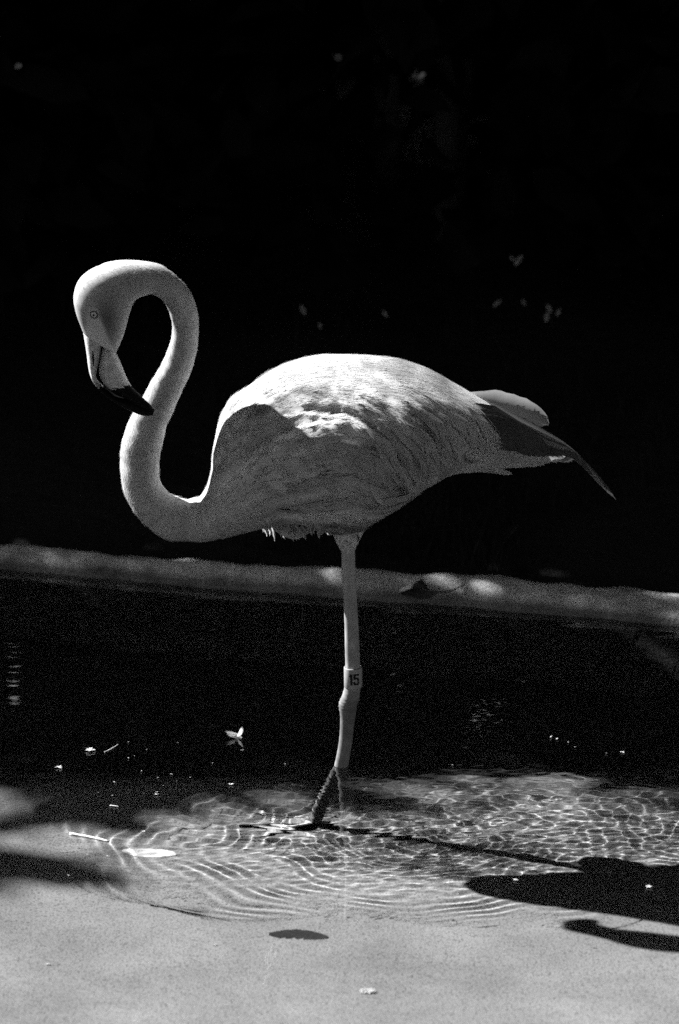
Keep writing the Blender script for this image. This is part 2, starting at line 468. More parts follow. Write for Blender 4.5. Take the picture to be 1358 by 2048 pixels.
for si, x0 in enumerate(shrub_x):
    y0 = 2.15 + rnd.uniform(-0.15, 0.2)
    H = 6.2
    zb = float(bank_z(np.array([x0]), np.array([y0]))[0])
    root = empty('evergreen_shrub', (x0, y0, zb - 0.03))
    tag(root, shrub_labels[si], 'shrub', 'tall evergreen shrubs screening the pool')
    nL = 8000
    z = zb + 0.02 + (H - zb) * rng.random(nL) ** 0.95
    rad = 0.62 * (1 - 0.25 * (z / H)) * np.sqrt(rng.random(nL))
    ang = rng.uniform(0, 2 * math.pi, nL)
    out = np.stack([np.cos(ang), np.sin(ang), 0 * ang + 0.1], -1)
    P = np.stack([x0 + rad * np.cos(ang) * 1.1, y0 + rad * np.sin(ang), z], -1)
    # gather the leaves into clumps
    c = rng.integers(0, 120, nL)
    cc = np.stack([x0 + rng.uniform(-0.6, 0.6, 120), y0 + rng.uniform(-0.5, 0.5, 120), rng.uniform(zb, H, 120)], -1)
    near = rng.random(nL) < 0.35
    P[near] = cc[c[near]] + rng.normal(0, 0.14, (near.sum(), 3))
    P[:, 2] = np.maximum(P[:, 2], zb + 0.03)
    k = keep_leaf(P)
    V, F = leaves_mesh(P[k], 0.135, out[k])
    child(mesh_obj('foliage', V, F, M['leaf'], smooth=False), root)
    for s_ in range(3):
        bx0 = x0 + rnd.uniform(-0.12, 0.12); by0 = y0 + rnd.uniform(-0.1, 0.1)
        tx, ty, tz = bx0 + rnd.uniform(-0.35, 0.35), by0 + rnd.uniform(-0.3, 0.3), rnd.uniform(2.6, 3.6)
        t = np.linspace(0, 1, 9)
        path = np.stack([bx0 + (tx - bx0) * t ** 1.4 + 0.04 * np.sin(t * 7 + s_), by0 + (ty - by0) * t ** 1.3, zb - 0.03 + (tz - zb) * t], -1)
        v, f = loft(tube(path, 0.022 * (1 - 0.7 * t) + 0.004))
        child(mesh_obj('stem', v, f, M['bark']), root)

for si, x0 in enumerate(np.arange(-3.2, 3.6, 0.85)):
    y0 = 3.15 + rnd.uniform(-0.1, 0.1); x0 = float(x0)
    zb = float(bank_z(np.array([x0]), np.array([y0]))[0])
    root = empty('laurel_bush', (x0, y0, zb - 0.03))
    tag(root, 'low dense dark bush growing behind the tall evergreen shrubs', 'bush', 'dense bushes behind the evergreen shrubs')
    nL = 1500
    ang = rng.uniform(0, 2 * math.pi, nL); rad = 0.6 * np.sqrt(rng.random(nL))
    P = np.stack([x0 + rad * np.cos(ang), y0 + 0.8 * rad * np.sin(ang), zb + 0.02 + 2.0 * rng.random(nL) * (1 - 0.4 * rad ** 2)], -1)
    V, F = leaves_mesh(P, 0.21, np.stack([np.cos(ang), np.sin(ang), 0.1 + 0 * ang], -1))
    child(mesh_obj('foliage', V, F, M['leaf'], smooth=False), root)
    t = np.linspace(0, 1, 6)
    v, f = loft(tube(np.stack([x0 + 0.05 * np.sin(t * 4), y0 + 0 * t, zb - 0.03 + 1.3 * t], -1), 0.02 * (1 - 0.6 * t)))
    child(mesh_obj('stem', v, f, M['bark']), root)

# unseen trees added to block sky light, their crowns left open for the sun
for (x0, y0, ca, cb, ra, rb_, nL, lab) in [(-3.6, -2.6, -2.4, -2.6, 3.0, 2.6, 5500, 'unseen tree added to block sky light on the side the flamingo faces'), (3.6, -2.2, 2.2, -2.2, 2.9, 3.0, 6000, 'unseen tree added to block sky light on the side of the flamingo tail'),
        (2.9, 2.6, 1.2, 1.6, 3.4, 2.2, 7000, 'unseen tree added to block sky light among the tall evergreen shrubs'), (0.4, -7.0, 0.2, -6.4, 4.2, 2.2, 6000, 'unseen tree added to block sky light on the open bank facing the kerb')]:
    root = empty('added_shade_tree', (x0, y0, 0.0 if y0 > -5 else 0.0))
    tag(root, lab, 'tree', 'unseen trees added to shade the pool')
    ang = rng.uniform(0, 2 * math.pi, nL); rad = np.sqrt(rng.random(nL))
    cl = np.sin(ang * 5 + rad * 7) * 0.25
    P = np.stack([ca + ra * rad * np.cos(ang), cb + rb_ * rad * np.sin(ang), 3.9 + cl + rng.normal(0, 0.35, nL) - 0.7 * rad ** 2], -1)
    nS = 9000  # low leaf skirts added to cut sky fill near the horizon
    if y0 < -5:
        Sk = np.stack([rng.uniform(-7.5, 7.5, nS), rng.uniform(-8.6, -6.2, nS), 1.25 + 2.6 * rng.random(nS)], -1)
    elif y0 < 0:
        Sk = np.stack([np.sign(x0) * rng.uniform(3.2, 5.2, nS), rng.uniform(-7.0, 1.5, nS), 1.0 + 2.6 * rng.random(nS)], -1)
    else:
        Sk = np.stack([rng.uniform(2.6, 5.0, nS), rng.uniform(0.5, 4.0, nS), 0.8 + 2.8 * rng.random(nS)], -1)
    P = np.concatenate([P, Sk])
    k = keep_leaf(P, True)
    k &= keep_leaf(P + np.array((0.12, 0, 0)), True) & keep_leaf(P - np.array((0.12, 0, 0)), True) & keep_leaf(P - np.array((0, 0.12, 0)), True)
    V, F = leaves_mesh(P[k], 0.22, rng.normal(0, 0.5, (k.sum(), 3)))
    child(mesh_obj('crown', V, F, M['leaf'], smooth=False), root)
    t = np.linspace(0, 1, 10)
    v, f = loft(tube(np.stack([x0 + (ca - x0) * 0.5 * t ** 2, y0 + (cb - y0) * 0.5 * t ** 2, -0.25 + 4.1 * t], -1), 0.14 * (1 - 0.6 * t), 12))
    child(mesh_obj('trunk', v, f, M['bark']), root)
    for b_ in range(5):
        a_ = b_ * 1.257 + rnd.uniform(-0.3, 0.3)
        p0 = np.array((x0 + (ca - x0) * 0.3, y0 + (cb - y0) * 0.3, 2.9)); p1 = np.array((ca + ra * 0.6 * math.cos(a_), cb + rb_ * 0.6 * math.sin(a_), 3.8))
        if not keep_leaf(p1[None], True)[0]: continue
        path = p0 + (p1 - p0) * t[:, None]; path[:, 2] += 0.25 * np.sin(t * math.pi)
        v, f = loft(tube(path, 0.05 * (1 - 0.75 * t)))
        child(mesh_obj('branch', v, f, M['bark']), root)

# a leaning tree off to the left, whose outer branch shades the water to the left of the bird
troot = empty('leaning_tree', (-4.6, 1.35, 0.05))
tag(troot, 'leafy tree leaning out over the pool from the bank', 'tree')
def lit_tip(gx, gy, h):          # the point at height h whose shadow falls on (gx, gy)
    return np.array((gx + SUN[0] / SUN[2] * h, gy + SUN[1] / SUN[2] * h, h))
tip = lit_tip(-0.50, -0.10, 3.3)
t = np.linspace(0, 1, 16)[:, None]
A0, A1, A2 = np.array((-4.6, 1.35, 0.0)), np.array((-4.1, 1.5, 2.9)), np.array((-3.3, 1.5, 3.25))
path = (1 - t) ** 3 * A0 + 3 * (1 - t) ** 2 * t * A1 + 3 * (1 - t) * t * t * A2 + t ** 3 * tip
v, f = loft(tube(path, 0.085 * (1 - t[:, 0]) ** 0.8 + 0.006))
child(mesh_obj('trunk', v, f, M['bark']), troot)
PL = []
for (cx_, cy_, rx_, ry_, cnt) in [(-0.50, -0.125, 0.16, 0.042, 150), (-0.60, -0.02, 0.12, 0.05, 70), (-0.95, -0.10, 0.25, 0.10, 200), (-1.4, -0.05, 0.35, 0.15, 300), (-0.50, 0.07, 0.28, 0.09, 34), (0.22, 0.17, 0.55, 0.10, 42)]:
    for _ in range(cnt):
        hh = 3.3 + rnd.gauss(0, 0.10)
        PL.append(lit_tip(cx_ + rnd.gauss(0, 0.5) * rx_, cy_ + rnd.gauss(0, 0.5) * ry_, hh))
PL = np.array(PL)
V, F = leaves_mesh(PL, 0.075, rng.normal(0, 0.5, PL.shape))
child(mesh_obj('crown', V, F, M['leaf'], smooth=False), troot)

# ------------------------------------------------------------------ the flamingo
# outline pairs from bill base over the head, down the neck, round its curve and along the body: (outer x,y) (inner x,y) depth, half width
W = [
 (166,662,232,703,-.050,.0165),(153,625,245,672,-.050,.021),(149,592,254,640,-.050,.0245),(161,559,262,613,-.050,.0255),(191,536,270,600,-.050,.0245),
 (237,523,283,592,-.049,.0215),(300,524,300,588,-.045,.0195),(344,545,322,597,-.040,.018),(377,580,338,622,-.033,.0172),(395,622,345,652,-.025,.017),
 (395,682,340,688,-.018,.0172),(385,732,325,727,-.012,.018),(365,780,304,762,-.006,.019),(345,823,277,810,-.002,.0205),(330,862,256,848,0,.022),
 (321,905,243,895,0,.0225),(317,940,241,935,0,.0225),(322,965,249,983,0,.0235),(337,985,269,1024,0,.025),(355,995,305,1063,0,.026),
 (375,998,345,1081,0,.028),(393,995,400,1083,0,.031),(407,982,440,1078,0,.037),(416,957,480,1067,0,.046),(421,917,520,1056,0,.056),
 (428,872,560,1047,0,.067),(441,828,600,1043,0,.078),(468,789,640,1052,0,.088),(512,757,676,1062,0,.096),(562,733,716,1060,0,.102),
 (612,718,760,1038,0,.104),(670,714,800,1014,0,.104),(730,715,846,980,0,.101),(790,722,886,957,0,.094),(850,740,916,940,0,.083),
 (908,768,946,925,0,.068),(956,795,970,915,0,.050),(998,822,1005,898,0,.030),(1050,856,1052,886,0,.012)]
FLOW_PTS = [(400,1040,1,-.1),(440,960,.45,-.9),(436,880,.35,-.93),(480,800,.6,-.8),(540,760,.85,-.5),(500,900,.6,-.8),(520,1000,.9,-.4),(560,1020,1,-.15),
 (640,1040,.95,.2),(690,1060,.5,.8),(600,930,.95,-.32),(580,840,.85,-.5),(650,790,1,-.1),(650,850,.95,.1),(700,905,.95,.25),(650,990,1,-.12),(740,1000,.95,.12),(800,990,.9,.1),
 (720,960,.97,.2),(620,720,1,-.1),(720,715,1,.05),(820,730,.95,.3),(900,765,.85,.5),(960,800,.85,.5),(720,800,.85,.5),(780,850,.6,.8),(830,900,.3,.95),(800,800,.8,.6),
 (880,850,.4,.9),(880,920,0,1),(850,950,.1,1),(930,850,.5,.85),(950,900,.7,.7),(760,920,.6,.8),(770,760,.95,.3),(680,760,1,.1),(560,960,.95,-.3),(470,1040,1,-.1)]
NR, NM = 400, 110
rings = outline_rings(W, NR, NM)
def to_px(P):
    d = np.asarray(P) - CAM
    f_ = d[..., 1] * cp - d[..., 2] * sp
    u_ = d[..., 0] / f_; v_ = (d[..., 1] * sp + d[..., 2] * cp) / f_
    return 679 + u_ * FPX, 1024 - v_ * FPX
FLOW = np.array(FLOW_PTS, float)
def flow_field(x_, y_):
    fw_ = np.zeros(x_.shape + (2,))
    for fx_, fy_, fu_, fv_ in FLOW:
        fw_ += (((x_ - fx_) ** 2 + (y_ - fy_) ** 2 + 60) ** -1.6)[..., None] * np.array((fu_, fv_))
    return fw_ / (np.linalg.norm(fw_, axis=-1)[..., None] + 1e-12)
# soft folds of the plumage: noise drawn out along the lie of the feathers, raised as real relief
GS = 3.0; GX0, GY0, GW, GH = 380.0, 660.0, 240, 160
def smooth_noise(seed, cell):
    r_ = np.random.default_rng(seed); n0 = r_.random((int(GH * GS / cell) + 3, int(GW * GS / cell) + 3))
    yy, xx = np.mgrid[0:GH, 0:GW] * GS / cell
    iy, ix = yy.astype(int), xx.astype(int); fy, fx = yy - iy, xx - ix
    fy, fx = fy * fy * (3 - 2 * fy), fx * fx * (3 - 2 * fx)
    return n0[iy, ix] * (1 - fy) * (1 - fx) + n0[iy + 1, ix] * fy * (1 - fx) + n0[iy, ix + 1] * (1 - fy) * fx + n0[iy + 1, ix + 1] * fy * fx
def sample(G, x_, y_):
    gx_ = np.clip((x_ - GX0) / GS, 0, GW - 1.01); gy_ = np.clip((y_ - GY0) / GS, 0, GH - 1.01)
    ix, iy = gx_.astype(int), gy_.astype(int); fx, fy = gx_ - ix, gy_ - iy
    return G[iy, ix] * (1 - fy) * (1 - fx) + G[iy + 1, ix] * fy * (1 - fx) + G[iy, ix + 1] * (1 - fy) * fx + G[iy + 1, ix + 1] * fy * fx
def streak(seed, cell, half):
    G = smooth_noise(seed, cell)
    yy, xx = np.mgrid[0:GH, 0:GW]; X0, Y0 = GX0 + xx * GS, GY0 + yy * GS
    acc = sample(G, X0, Y0); n_ = 1
    for sg in (1, -1):
        x_, y_ = X0.copy(), Y0.copy()
        for k_ in range(int(half / 5)):
            f_ = flow_field(x_, y_); x_ = x_ + sg * 5 * f_[..., 0]; y_ = y_ + sg * 5 * f_[..., 1]
            acc = acc + sample(G, x_, y_); n_ += 1
    acc /= n_
    return (acc - acc.mean()) / acc.std()
FOLD = 0.75 * np.clip(streak(3, 22, 130), -1.8, 1.8) + 0.75 * np.clip(streak(5, 12, 110), -2, 2) + 0.15 * np.clip(streak(9, 6, 60), -2, 2)
HUE = np.clip(streak(21, 15, 110), -1.6, 1.6) + 0.6 * np.clip(streak(22, 8, 80), -2, 2)     # paler and pinker feathers; the streaks also stand in for fold shading
nrm_ = np.cross(np.gradient(rings, axis=0), np.roll(rings, -1, 1) - np.roll(rings, 1, 1))
nrm_ /= np.linalg.norm(nrm_, axis=2)[..., None] + 1e-12
nrm_ *= np.sign(((rings - rings.mean(1)[:, None]) * nrm_).sum(2))[..., None]
fx_, fy_ = to_px(np.stack([rings[..., 0], 0 * rings[..., 0], rings[..., 2]], -1))
st_ = np.linspace(0, len(W) - 1, NR)[:, None]
low_ = np.interp(fx_, [420, 520, 700, 760, 850, 920, 1000], [1050, 1040, 1040, 1015, 965, 925, 890])
wt_ = np.clip((st_ - 22) / 3, 0, 1) * np.clip((36 - st_) / 3, 0, 1) * np.clip((low_ - fy_) / 55, 0.1, 1) * np.interp(fx_, [400, 450, 540, 640], [0.15, 0.45, 0.8, 1.0]) * np.clip((fy_ - (722 + np.clip(fx_ - 760, 0, 400) * 0.28)) / 60, 0.20, 1)
rings = rings + nrm_ * (wt_ * sample(FOLD, fx_, fy_) * 0.0036)[..., None]
for i_ in range(NR):
    t_ = i_ / NR * (len(W) - 1)
    if 4 < t_ < 22:
        c_ = rings[i_].mean(0); a_ = np.linspace(0, 2 * math.pi, NM, endpoint=False)
        k_ = 1 + 0.016 * np.sin(t_ * 3.1 + 1.7 * np.sin(t_ * 0.9) + np.sin(a_ + 1)) + 0.008 * np.sin(t_ * 8.3 + 2 * np.sin(a_) + 2 * np.sin(t_ * 1.7)) + 0.008 * np.sin(3 * a_ + t_ * 4)
        rings[i_] = c_ + (rings[i_] - c_) * k_[:, None]
bv, bf = loft(rings)
st_of_ring = np.linspace(0, len(W) - 1, NR)
tone = np.repeat(np.interp(st_of_ring, [0, 22, 26], [0.55, 0.5, 0.48]), NM).tolist() + [0.5, 0.5]
# face tones: pale bare skin between eye and bill, darker cheek
BVERT = np.array(bv)
bpx, bpy_ = to_px(BVERT)
_hx, _hy = to_px(np.stack([BVERT[:, 0], 0 * BVERT[:, 0], BVERT[:, 2]], -1))
tone = np.array(tone)
tone[:NR * NM] *= 1 + 0.23 * sample(HUE, _hx, _hy)[:NR * NM] * np.clip((np.repeat(st_of_ring, NM) - 22) / 3, 0, 1)
for i_ in range(60 * NM):
    if st_of_ring[i_ // NM] < 4.2:
        x_, y_ = bpx[i_], bpy_[i_]
        # line from (176,622) and (199,615) down to the gape
        lore = min(1, max(0, (y_ - 612) / 10)) * (1 / (1 + math.exp((x_ - (197 + (y_ - 630) * 0.42)) / 1.6))) * (1 / (1 + math.exp(-(x_ - (171 + max(0, 660 - y_) * 0.12)) / 1.6)))
        cheek = math.exp(-((x_ - 214) / 24) ** 2 - ((y_ - 640) / 45) ** 2)
        ring_ = math.exp(-(math.hypot(x_ - 187, y_ - 628) / 11.5) ** 6)
        tone[i_] = (0.50 - 0.30 * cheek) * (1 - max(lore, ring_)) + 0.88 * max(lore, ring_)
        tone[i_] *= 1 + 0.10 * math.sin(x_ * 0.9 + 2 * math.sin(y_ * 0.5)) * math.sin(y_ * 0.8 + 1.5 * math.sin(x_ * 0.45))
def leg_rings(rows, n, m=20):
    return outline_rings(rows, n, m)
LY = -0.012
LEG = [(655,1035,735,1030,LY,.030),(664,1058,722,1056,LY,.0205),(669,1074,717,1072,LY,.0145),(674,1088,714,1086,LY,.0120),(680,1099,711,1099,LY,.0092),(683,1107,710,1107,LY,.0078),
 (684,1150,711,1150,LY,.0078),(687,1200,714,1200,LY,.0078),(689,1250,717,1250,LY,.0080),(690,1300,719,1300,LY,.0082),(691,1340,721,1340,LY,.0084),(690,1368,721,1370,LY,.0088),
 (685,1387,720,1387,LY,.0100),(679,1402,717,1402,LY,.0108),(678,1414,714,1414,LY,.0105),(680,1432,711,1432,LY,.0090),(680,1452,708,1452,LY,.0080),(678,1480,705,1480,LY,.0076),(674,1505,701,1505,LY,.0075),(669,1528,697,1528,LY,.0074),
 (659,1575,687,1575,LY,.0074),(647,1640,675,1640,LY,.0074),(636,1700,664,1700,LY,.0074),(625,1765,653,1765,LY,.0076),(619,1800,648,1800,LY,.0088),(613,1835,645,1835,LY,.0085)]
lr = leg_rings(LEG, 120)
leg_st0 = np.linspace(0, len(LEG) - 1, 120)
for i_ in range(25, 118):
    c_ = lr[i_].mean(0); a_ = np.linspace(0, 2 * math.pi, 20, endpoint=False); z_ = i_ * 1.0
    kn_ = math.exp(-((leg_st0[i_] - 13.2) / 1.3) ** 2)
    k_ = 1 + 0.035 * np.sin(z_ * 2.6 + 2 * np.sin(a_)) * (0.4 + kn_) + 0.05 * kn_ * np.sin(3 * a_ + z_ * 0.5)
    lr[i_] = c_ + (lr[i_] - c_) * k_[:, None]
lv, lf = loft(lr)
o0 = len(bv)
leg_st = np.linspace(0, len(LEG) - 1, 120)
ltone = np.repeat(np.interp(leg_st, [0, 4, 5, 6, 11, 13, 16, 25], [.5, .5, .42, .36, .32, .18, .16, .4]), 20).tolist() + [.5, .2]  # lower leg: dark skin, plus its weak fill light put into the tone
ltone = [t_ * (0.78 + 0.4 * rnd.random() * (0.5 + 0.5 * math.sin(k_ * 0.37))) if k_ > 600 else t_ for k_, t_ in enumerate(ltone)]
bv = list(bv) + list(lv); bf = list(bf) + [tuple(i_ + o0 for i_ in f_) for f_ in lf]; tone = np.concatenate([tone, ltone])
# webbed foot flat on the pool floor, toes pointing the way the bird faces (left)
ank = lr[-1].mean(0)
fz = -DEPTH + 0.006
def toe(tipx, tipy, r0=0.0065, r1=0.003):
    t = np.linspace(0, 1, 9)
    p0 = np.array((ank[0], ank[1], fz + 0.006)); p1 = np.array((ank[0] + tipx, ank[1] + tipy, fz))
    pth = p0 + (p1 - p0) * t[:, None]; pth[:, 2] += 0.004 * np.sin(t * math.pi * 3) * (1 - t)
    return loft(tube(pth, r0 + (r1 - r0) * t, 8))
toes = [(-0.070, 0.040), (-0.088, -0.006), (-0.066, -0.046), (0.018, 0.004)]
for tx_, ty_ in toes:
    v, f = toe(tx_, ty_); o0 = len(bv); bv += v; bf += [tuple(i_ + o0 for i_ in f_) for f_ in f]; tone = np.concatenate([tone, [0.45] * len(v)])
for a_, b_ in ((0, 1), (1, 2)):
    o0 = len(bv); g = 7
    for i_ in range(g):
        for j_ in range(g):
            s_, q_ = i_ / (g - 1), j_ / (g - 1)
            e_ = s_ * (0.93 - 0.22 * math.sin(q_ * math.pi))
            x_ = (toes[a_][0] * (1 - q_) + toes[b_][0] * q_) * e_; y_ = (toes[a_][1] * (1 - q_) + toes[b_][1] * q_) * e_
            bv.append([ank[0] + x_, ank[1] + y_, fz + 0.001 + 0.005 * (1 - s_)])
    for i_ in range(g - 1):
        for j_ in range(g - 1):
            k_ = o0 + i_ * g + j_; bf.append((k_, k_ + g, k_ + g + 1, k_ + 1))
    tone = np.concatenate([tone, [0.5] * (g * g)])
# far leg drawn up under the belly: only its feathered thigh shows
TUCK = [(520,1000,640,1010,.055,.030),(532,1035,632,1040,.058,.028),(548,1058,622,1060,.060,.020),(566,1070,606,1072,.062,.012),(580,1076,596,1077,.062,.005)]
tv, tf = loft(outline_rings(TUCK, 24, 20))
o0 = len(bv); bv += tv; bf += [tuple(i_ + o0 for i_ in f_) for f_ in tf]; tone = np.concatenate([tone, [0.5] * len(tv)])

bird = empty('flamingo', (ank[0], ank[1], -DEPTH))
tag(bird, 'pale flamingo standing on one leg in the shallow pool with its neck curled', 'flamingo')
body = mesh_obj('body', bv, bf, M['body'])
attr(body, 'tone', tone)
body.cycles.is_caustics_receiver = True
import bmesh
bm = bmesh.new(); bm.from_mesh(body.data); bmesh.ops.recalc_face_normals(bm, faces=bm.faces)
for f_ in bm.faces:
    if max(v_.co.z for v_ in f_.verts) < fz + 0.0075 and abs(f_.normal.z) > 0.9 and f_.normal.z < 0 and len({len(v_.link_edges) for v_ in f_.verts}) and all(abs(v_.co.z - fz - 0.001) < 0.0052 for v_ in f_.verts) and f_.index >= len(bf) - 900: f_.normal_flip()
bm.to_mesh(body.data); bm.free()
child(body, bird)

bvh = BVHTree.FromPolygons([Vector(p_) for p_ in BVERT[:NR * NM]], [f_ for f_ in bf[:(NR - 1) * NM]])

# ---- feathers: real barbs set on both sides of a shaft that follows the lie of the plumage
def flow(px, py):
    d2 = (FLOW[:, 0] - px) ** 2 + (FLOW[:, 1] - py) ** 2 + 60
    w_ = d2 ** -1.6
    v_ = (FLOW[:, 2:4] * w_[:, None]).sum(0)
    return v_ / (np.linalg.norm(v_) + 1e-9)
def flow3(p, nrm, turn=0.0):
    x_, y_ = to_px(np.array((p[0], 0.0, p[2])))
    f_ = flow(x_, y_)
    d = np.array((f_[0], 0, -f_[1] / cp)) 
    nrm = np.asarray(nrm)
    d = d - nrm * d.dot(nrm)
    l = np.linalg.norm(d)
    d = d / l if l > 1e-6 else np.array((1.0, 0, 0))
    if turn: d = d * math.cos(turn) + np.cross(nrm, d) * math.sin(turn)
    return d
def streamline(p, length, steps, lift, turn=0.0, sink=-0.0015):
    pts, nrms = [], []
    loc, nrm, _, _ = bvh.find_nearest(Vector(p))
    for i_ in range(steps + 1):
        n_ = np.array(nrm); n_ = n_ if n_[1] * (loc[1]) >= -1e-3 or abs(loc[1]) < 0.01 else n_
        t_ = i_ / steps
        pts.append(np.array(loc) + n_ * (sink + lift * t_ ** 1.5)); nrms.append(n_)
        d = flow3(loc, n_, turn)
        q_ = np.array(loc) + d * length / steps
        loc2, nrm2, _, _ = bvh.find_nearest(Vector(q_))
        if (np.array(loc2) - np.array(loc)).dot(d) < 0.3 * length / steps:   # ran off the body: go on straight
            loc, nrm = Vector(q_), nrm
        else:
            loc, nrm = loc2, nrm2
    return np.array(pts), np.array(nrms)
def feather_geo(pts, nrms, width, nb=12, camber=0.25, rag=0.15, soft=0.45, base=0.46, tipc=0.66, nL=9, nW=6, blunt=2.4):
    """one feather: a cambered vane along the shaft pts, with a fringe of barb tips round its edge"""
    tt = np.linspace(0, 1, len(pts))
    tg = np.linspace(0, 1, nL) ** 0.9
    C = np.stack([np.interp(tg, tt, pts[:, k]) for k in range(3)], -1)
    Nn = np.stack([np.interp(tg, tt, nrms[:, k]) for k in range(3)], -1); Nn /= np.linalg.norm(Nn, axis=1)[:, None] + 1e-12
    T = np.gradient(C, axis=0); T /= np.linalg.norm(T, axis=1)[:, None] + 1e-12
    Sd = np.cross(Nn, T); Sd /= np.linalg.norm(Sd, axis=1)[:, None] + 1e-12
    env = np.minimum(1, 0.40 + 1.9 * tg) * np.maximum(0, 1 - np.clip((tg - 0.35) / 0.65, 0, 1) ** blunt) ** 0.55
    w = width * (env + 0.015) * (1 + rag * 0.3 * rng.uniform(-1, 1, nL))
    sg = np.linspace(-1, 1, nW + 1)
    V = C[:, None] + Sd[:, None] * (sg[None, :, None] * w[:, None, None]) - Nn[:, None] * ((np.abs(sg) ** 2)[None, :, None] * (camber * w)[:, None, None])
    V = V + Nn[:, None] * (rng.normal(0, 0.02 * width, (nL, nW + 1)))[:, :, None]
    NN = Nn[:, None] + Sd[:, None] * (sg[None, :, None] * (1 - soft) * 1.3 * (camber / 0.25) ** 0.5)
    k_ = rnd.uniform(0.86, 1.1)
    TN = k_ * (base + (tipc - base) * tg ** 1.2)[:, None] * rng.uniform(0.93, 1.05, (1, nW + 1)) + 0 * V[:, :, 0]
    i_ = np.arange(nL - 1)[:, None] * (nW + 1) + np.arange(nW)[None]
    q0 = np.stack([i_, i_ + nW + 1, i_ + nW + 2], -1).reshape(-1, 3); q1 = np.stack([i_, i_ + nW + 2, i_ + 1], -1).reshape(-1, 3)
    V = V.reshape(-1, 3); NN = NN.reshape(-1, 3); TN = TN.ravel(); F = [q0, q1]
    # fringe
    tf = rng.uniform(0.12, 1.0, nb * 2); sgn = np.where(np.arange(nb * 2) % 2, 1.0, -1.0)
    def at(t, A): return np.stack([np.interp(t, tg, A[:, k]) for k in range(3)], -1)
    def edge(t):
        wt = np.interp(t, tg, w)
        return at(t, C) + at(t, Sd) * (sgn * wt * 0.96)[:, None] - at(t, Nn) * (camber * wt)[:, None]
    dt = 0.5 / nb
    e0, e1 = edge(np.clip(tf - dt, 0, 1)), edge(np.clip(tf + dt, 0, 1))
    L_ = width * rng.uniform(0.3, 0.9, nb * 2) * (0.5 + rag * 2)
    tip = (e0 + e1) / 2 + at(tf, T) * L_[:, None] + at(tf, Sd) * (sgn * L_ * 0.22)[:, None]
    fl = (sgn < 0)[:, None]
    fv = np.stack([np.where(fl, e1, e0), np.where(fl, e0, e1), tip], 1).reshape(-1, 3)
    o_ = len(V); F.append(o_ + np.arange(nb * 6).reshape(-1, 3))
    nf = np.repeat(at(tf, Nn) + at(tf, Sd) * (sgn * (1 - soft) * 1.0)[:, None], 3, axis=0)
    V = np.concatenate([V, fv]); NN = np.concatenate([NN, nf]); TN = np.concatenate([TN, np.repeat(k_ * (base + (tipc - base) * tf), 3)])
    FN.append(NN.tolist()); FT.append(TN.tolist())
    return V.tolist(), [tuple(f_) for f_ in np.concatenate(F).tolist()]
FN = []; FT = []
class Bag:
    def __init__(s): s.v = []; s.f = []; s.n = []; s.t = []
    def add(s, V, F):
        s.n += FN[-1]; s.t += FT[-1]
        o_ = len(s.v); s.v += list(V); s.f += [tuple(i_ + o_ for i_ in f_) for f_ in F]
    def obj(s, name, mat, root, smooth=True):
        o = child(mesh_obj(name, s.v, np.array(s.f), mat, smooth=smooth), root)
        if len(s.n) == len(o.data.vertices): o.data.normals_split_custom_set_from_vertices([Vector(n_).normalized() for n_ in s.n])
        if len(s.t) == len(o.data.vertices): attr(o, 'tone', s.t)
        return o

# area samples over the torso (near side), mirrored to the far side
tri = []
r0 = int(20.5 / (len(W) - 1) * NR)
V3 = BVERT
F3 = np.array([f_ for f_ in bf[r0 * NM:(NR - 2) * NM]])
c3 = V3[F3].mean(1)
ar = np.linalg.norm(np.cross(V3[F3[:, 2]] - V3[F3[:, 0]], V3[F3[:, 3]] - V3[F3[:, 1]]), axis=1) / 2
pick = rng.choice(len(F3), 9000, p=ar / ar.sum())
cand = V3[F3[pick, 0]] + (V3[F3[pick, 1]] - V3[F3[pick, 0]]) * rng.random((9000, 1)) + (V3[F3[pick, 3]] - V3[F3[pick, 0]]) * rng.random((9000, 1))
cpx, cpy = to_px(np.stack([cand[:, 0], 0 * cand[:, 0], cand[:, 2]], -1))
plum = Bag()
taken = []
def zone(x_, y_):
    """length, half width, lift in photograph pixels; spacing"""
    if x_ < 440: return 34, 10, 0.6, 9
    if x_ < 530: return 56, 16, 1.0, 13
    if y_ > 1010: return 60, 15, 1.2, 13
    if y_ < 770 + max(0, x_ - 800) * 0.45: return 120, 23, 0.3, 20
    return 80, 18, 1.0, 17
grid_hash = {}
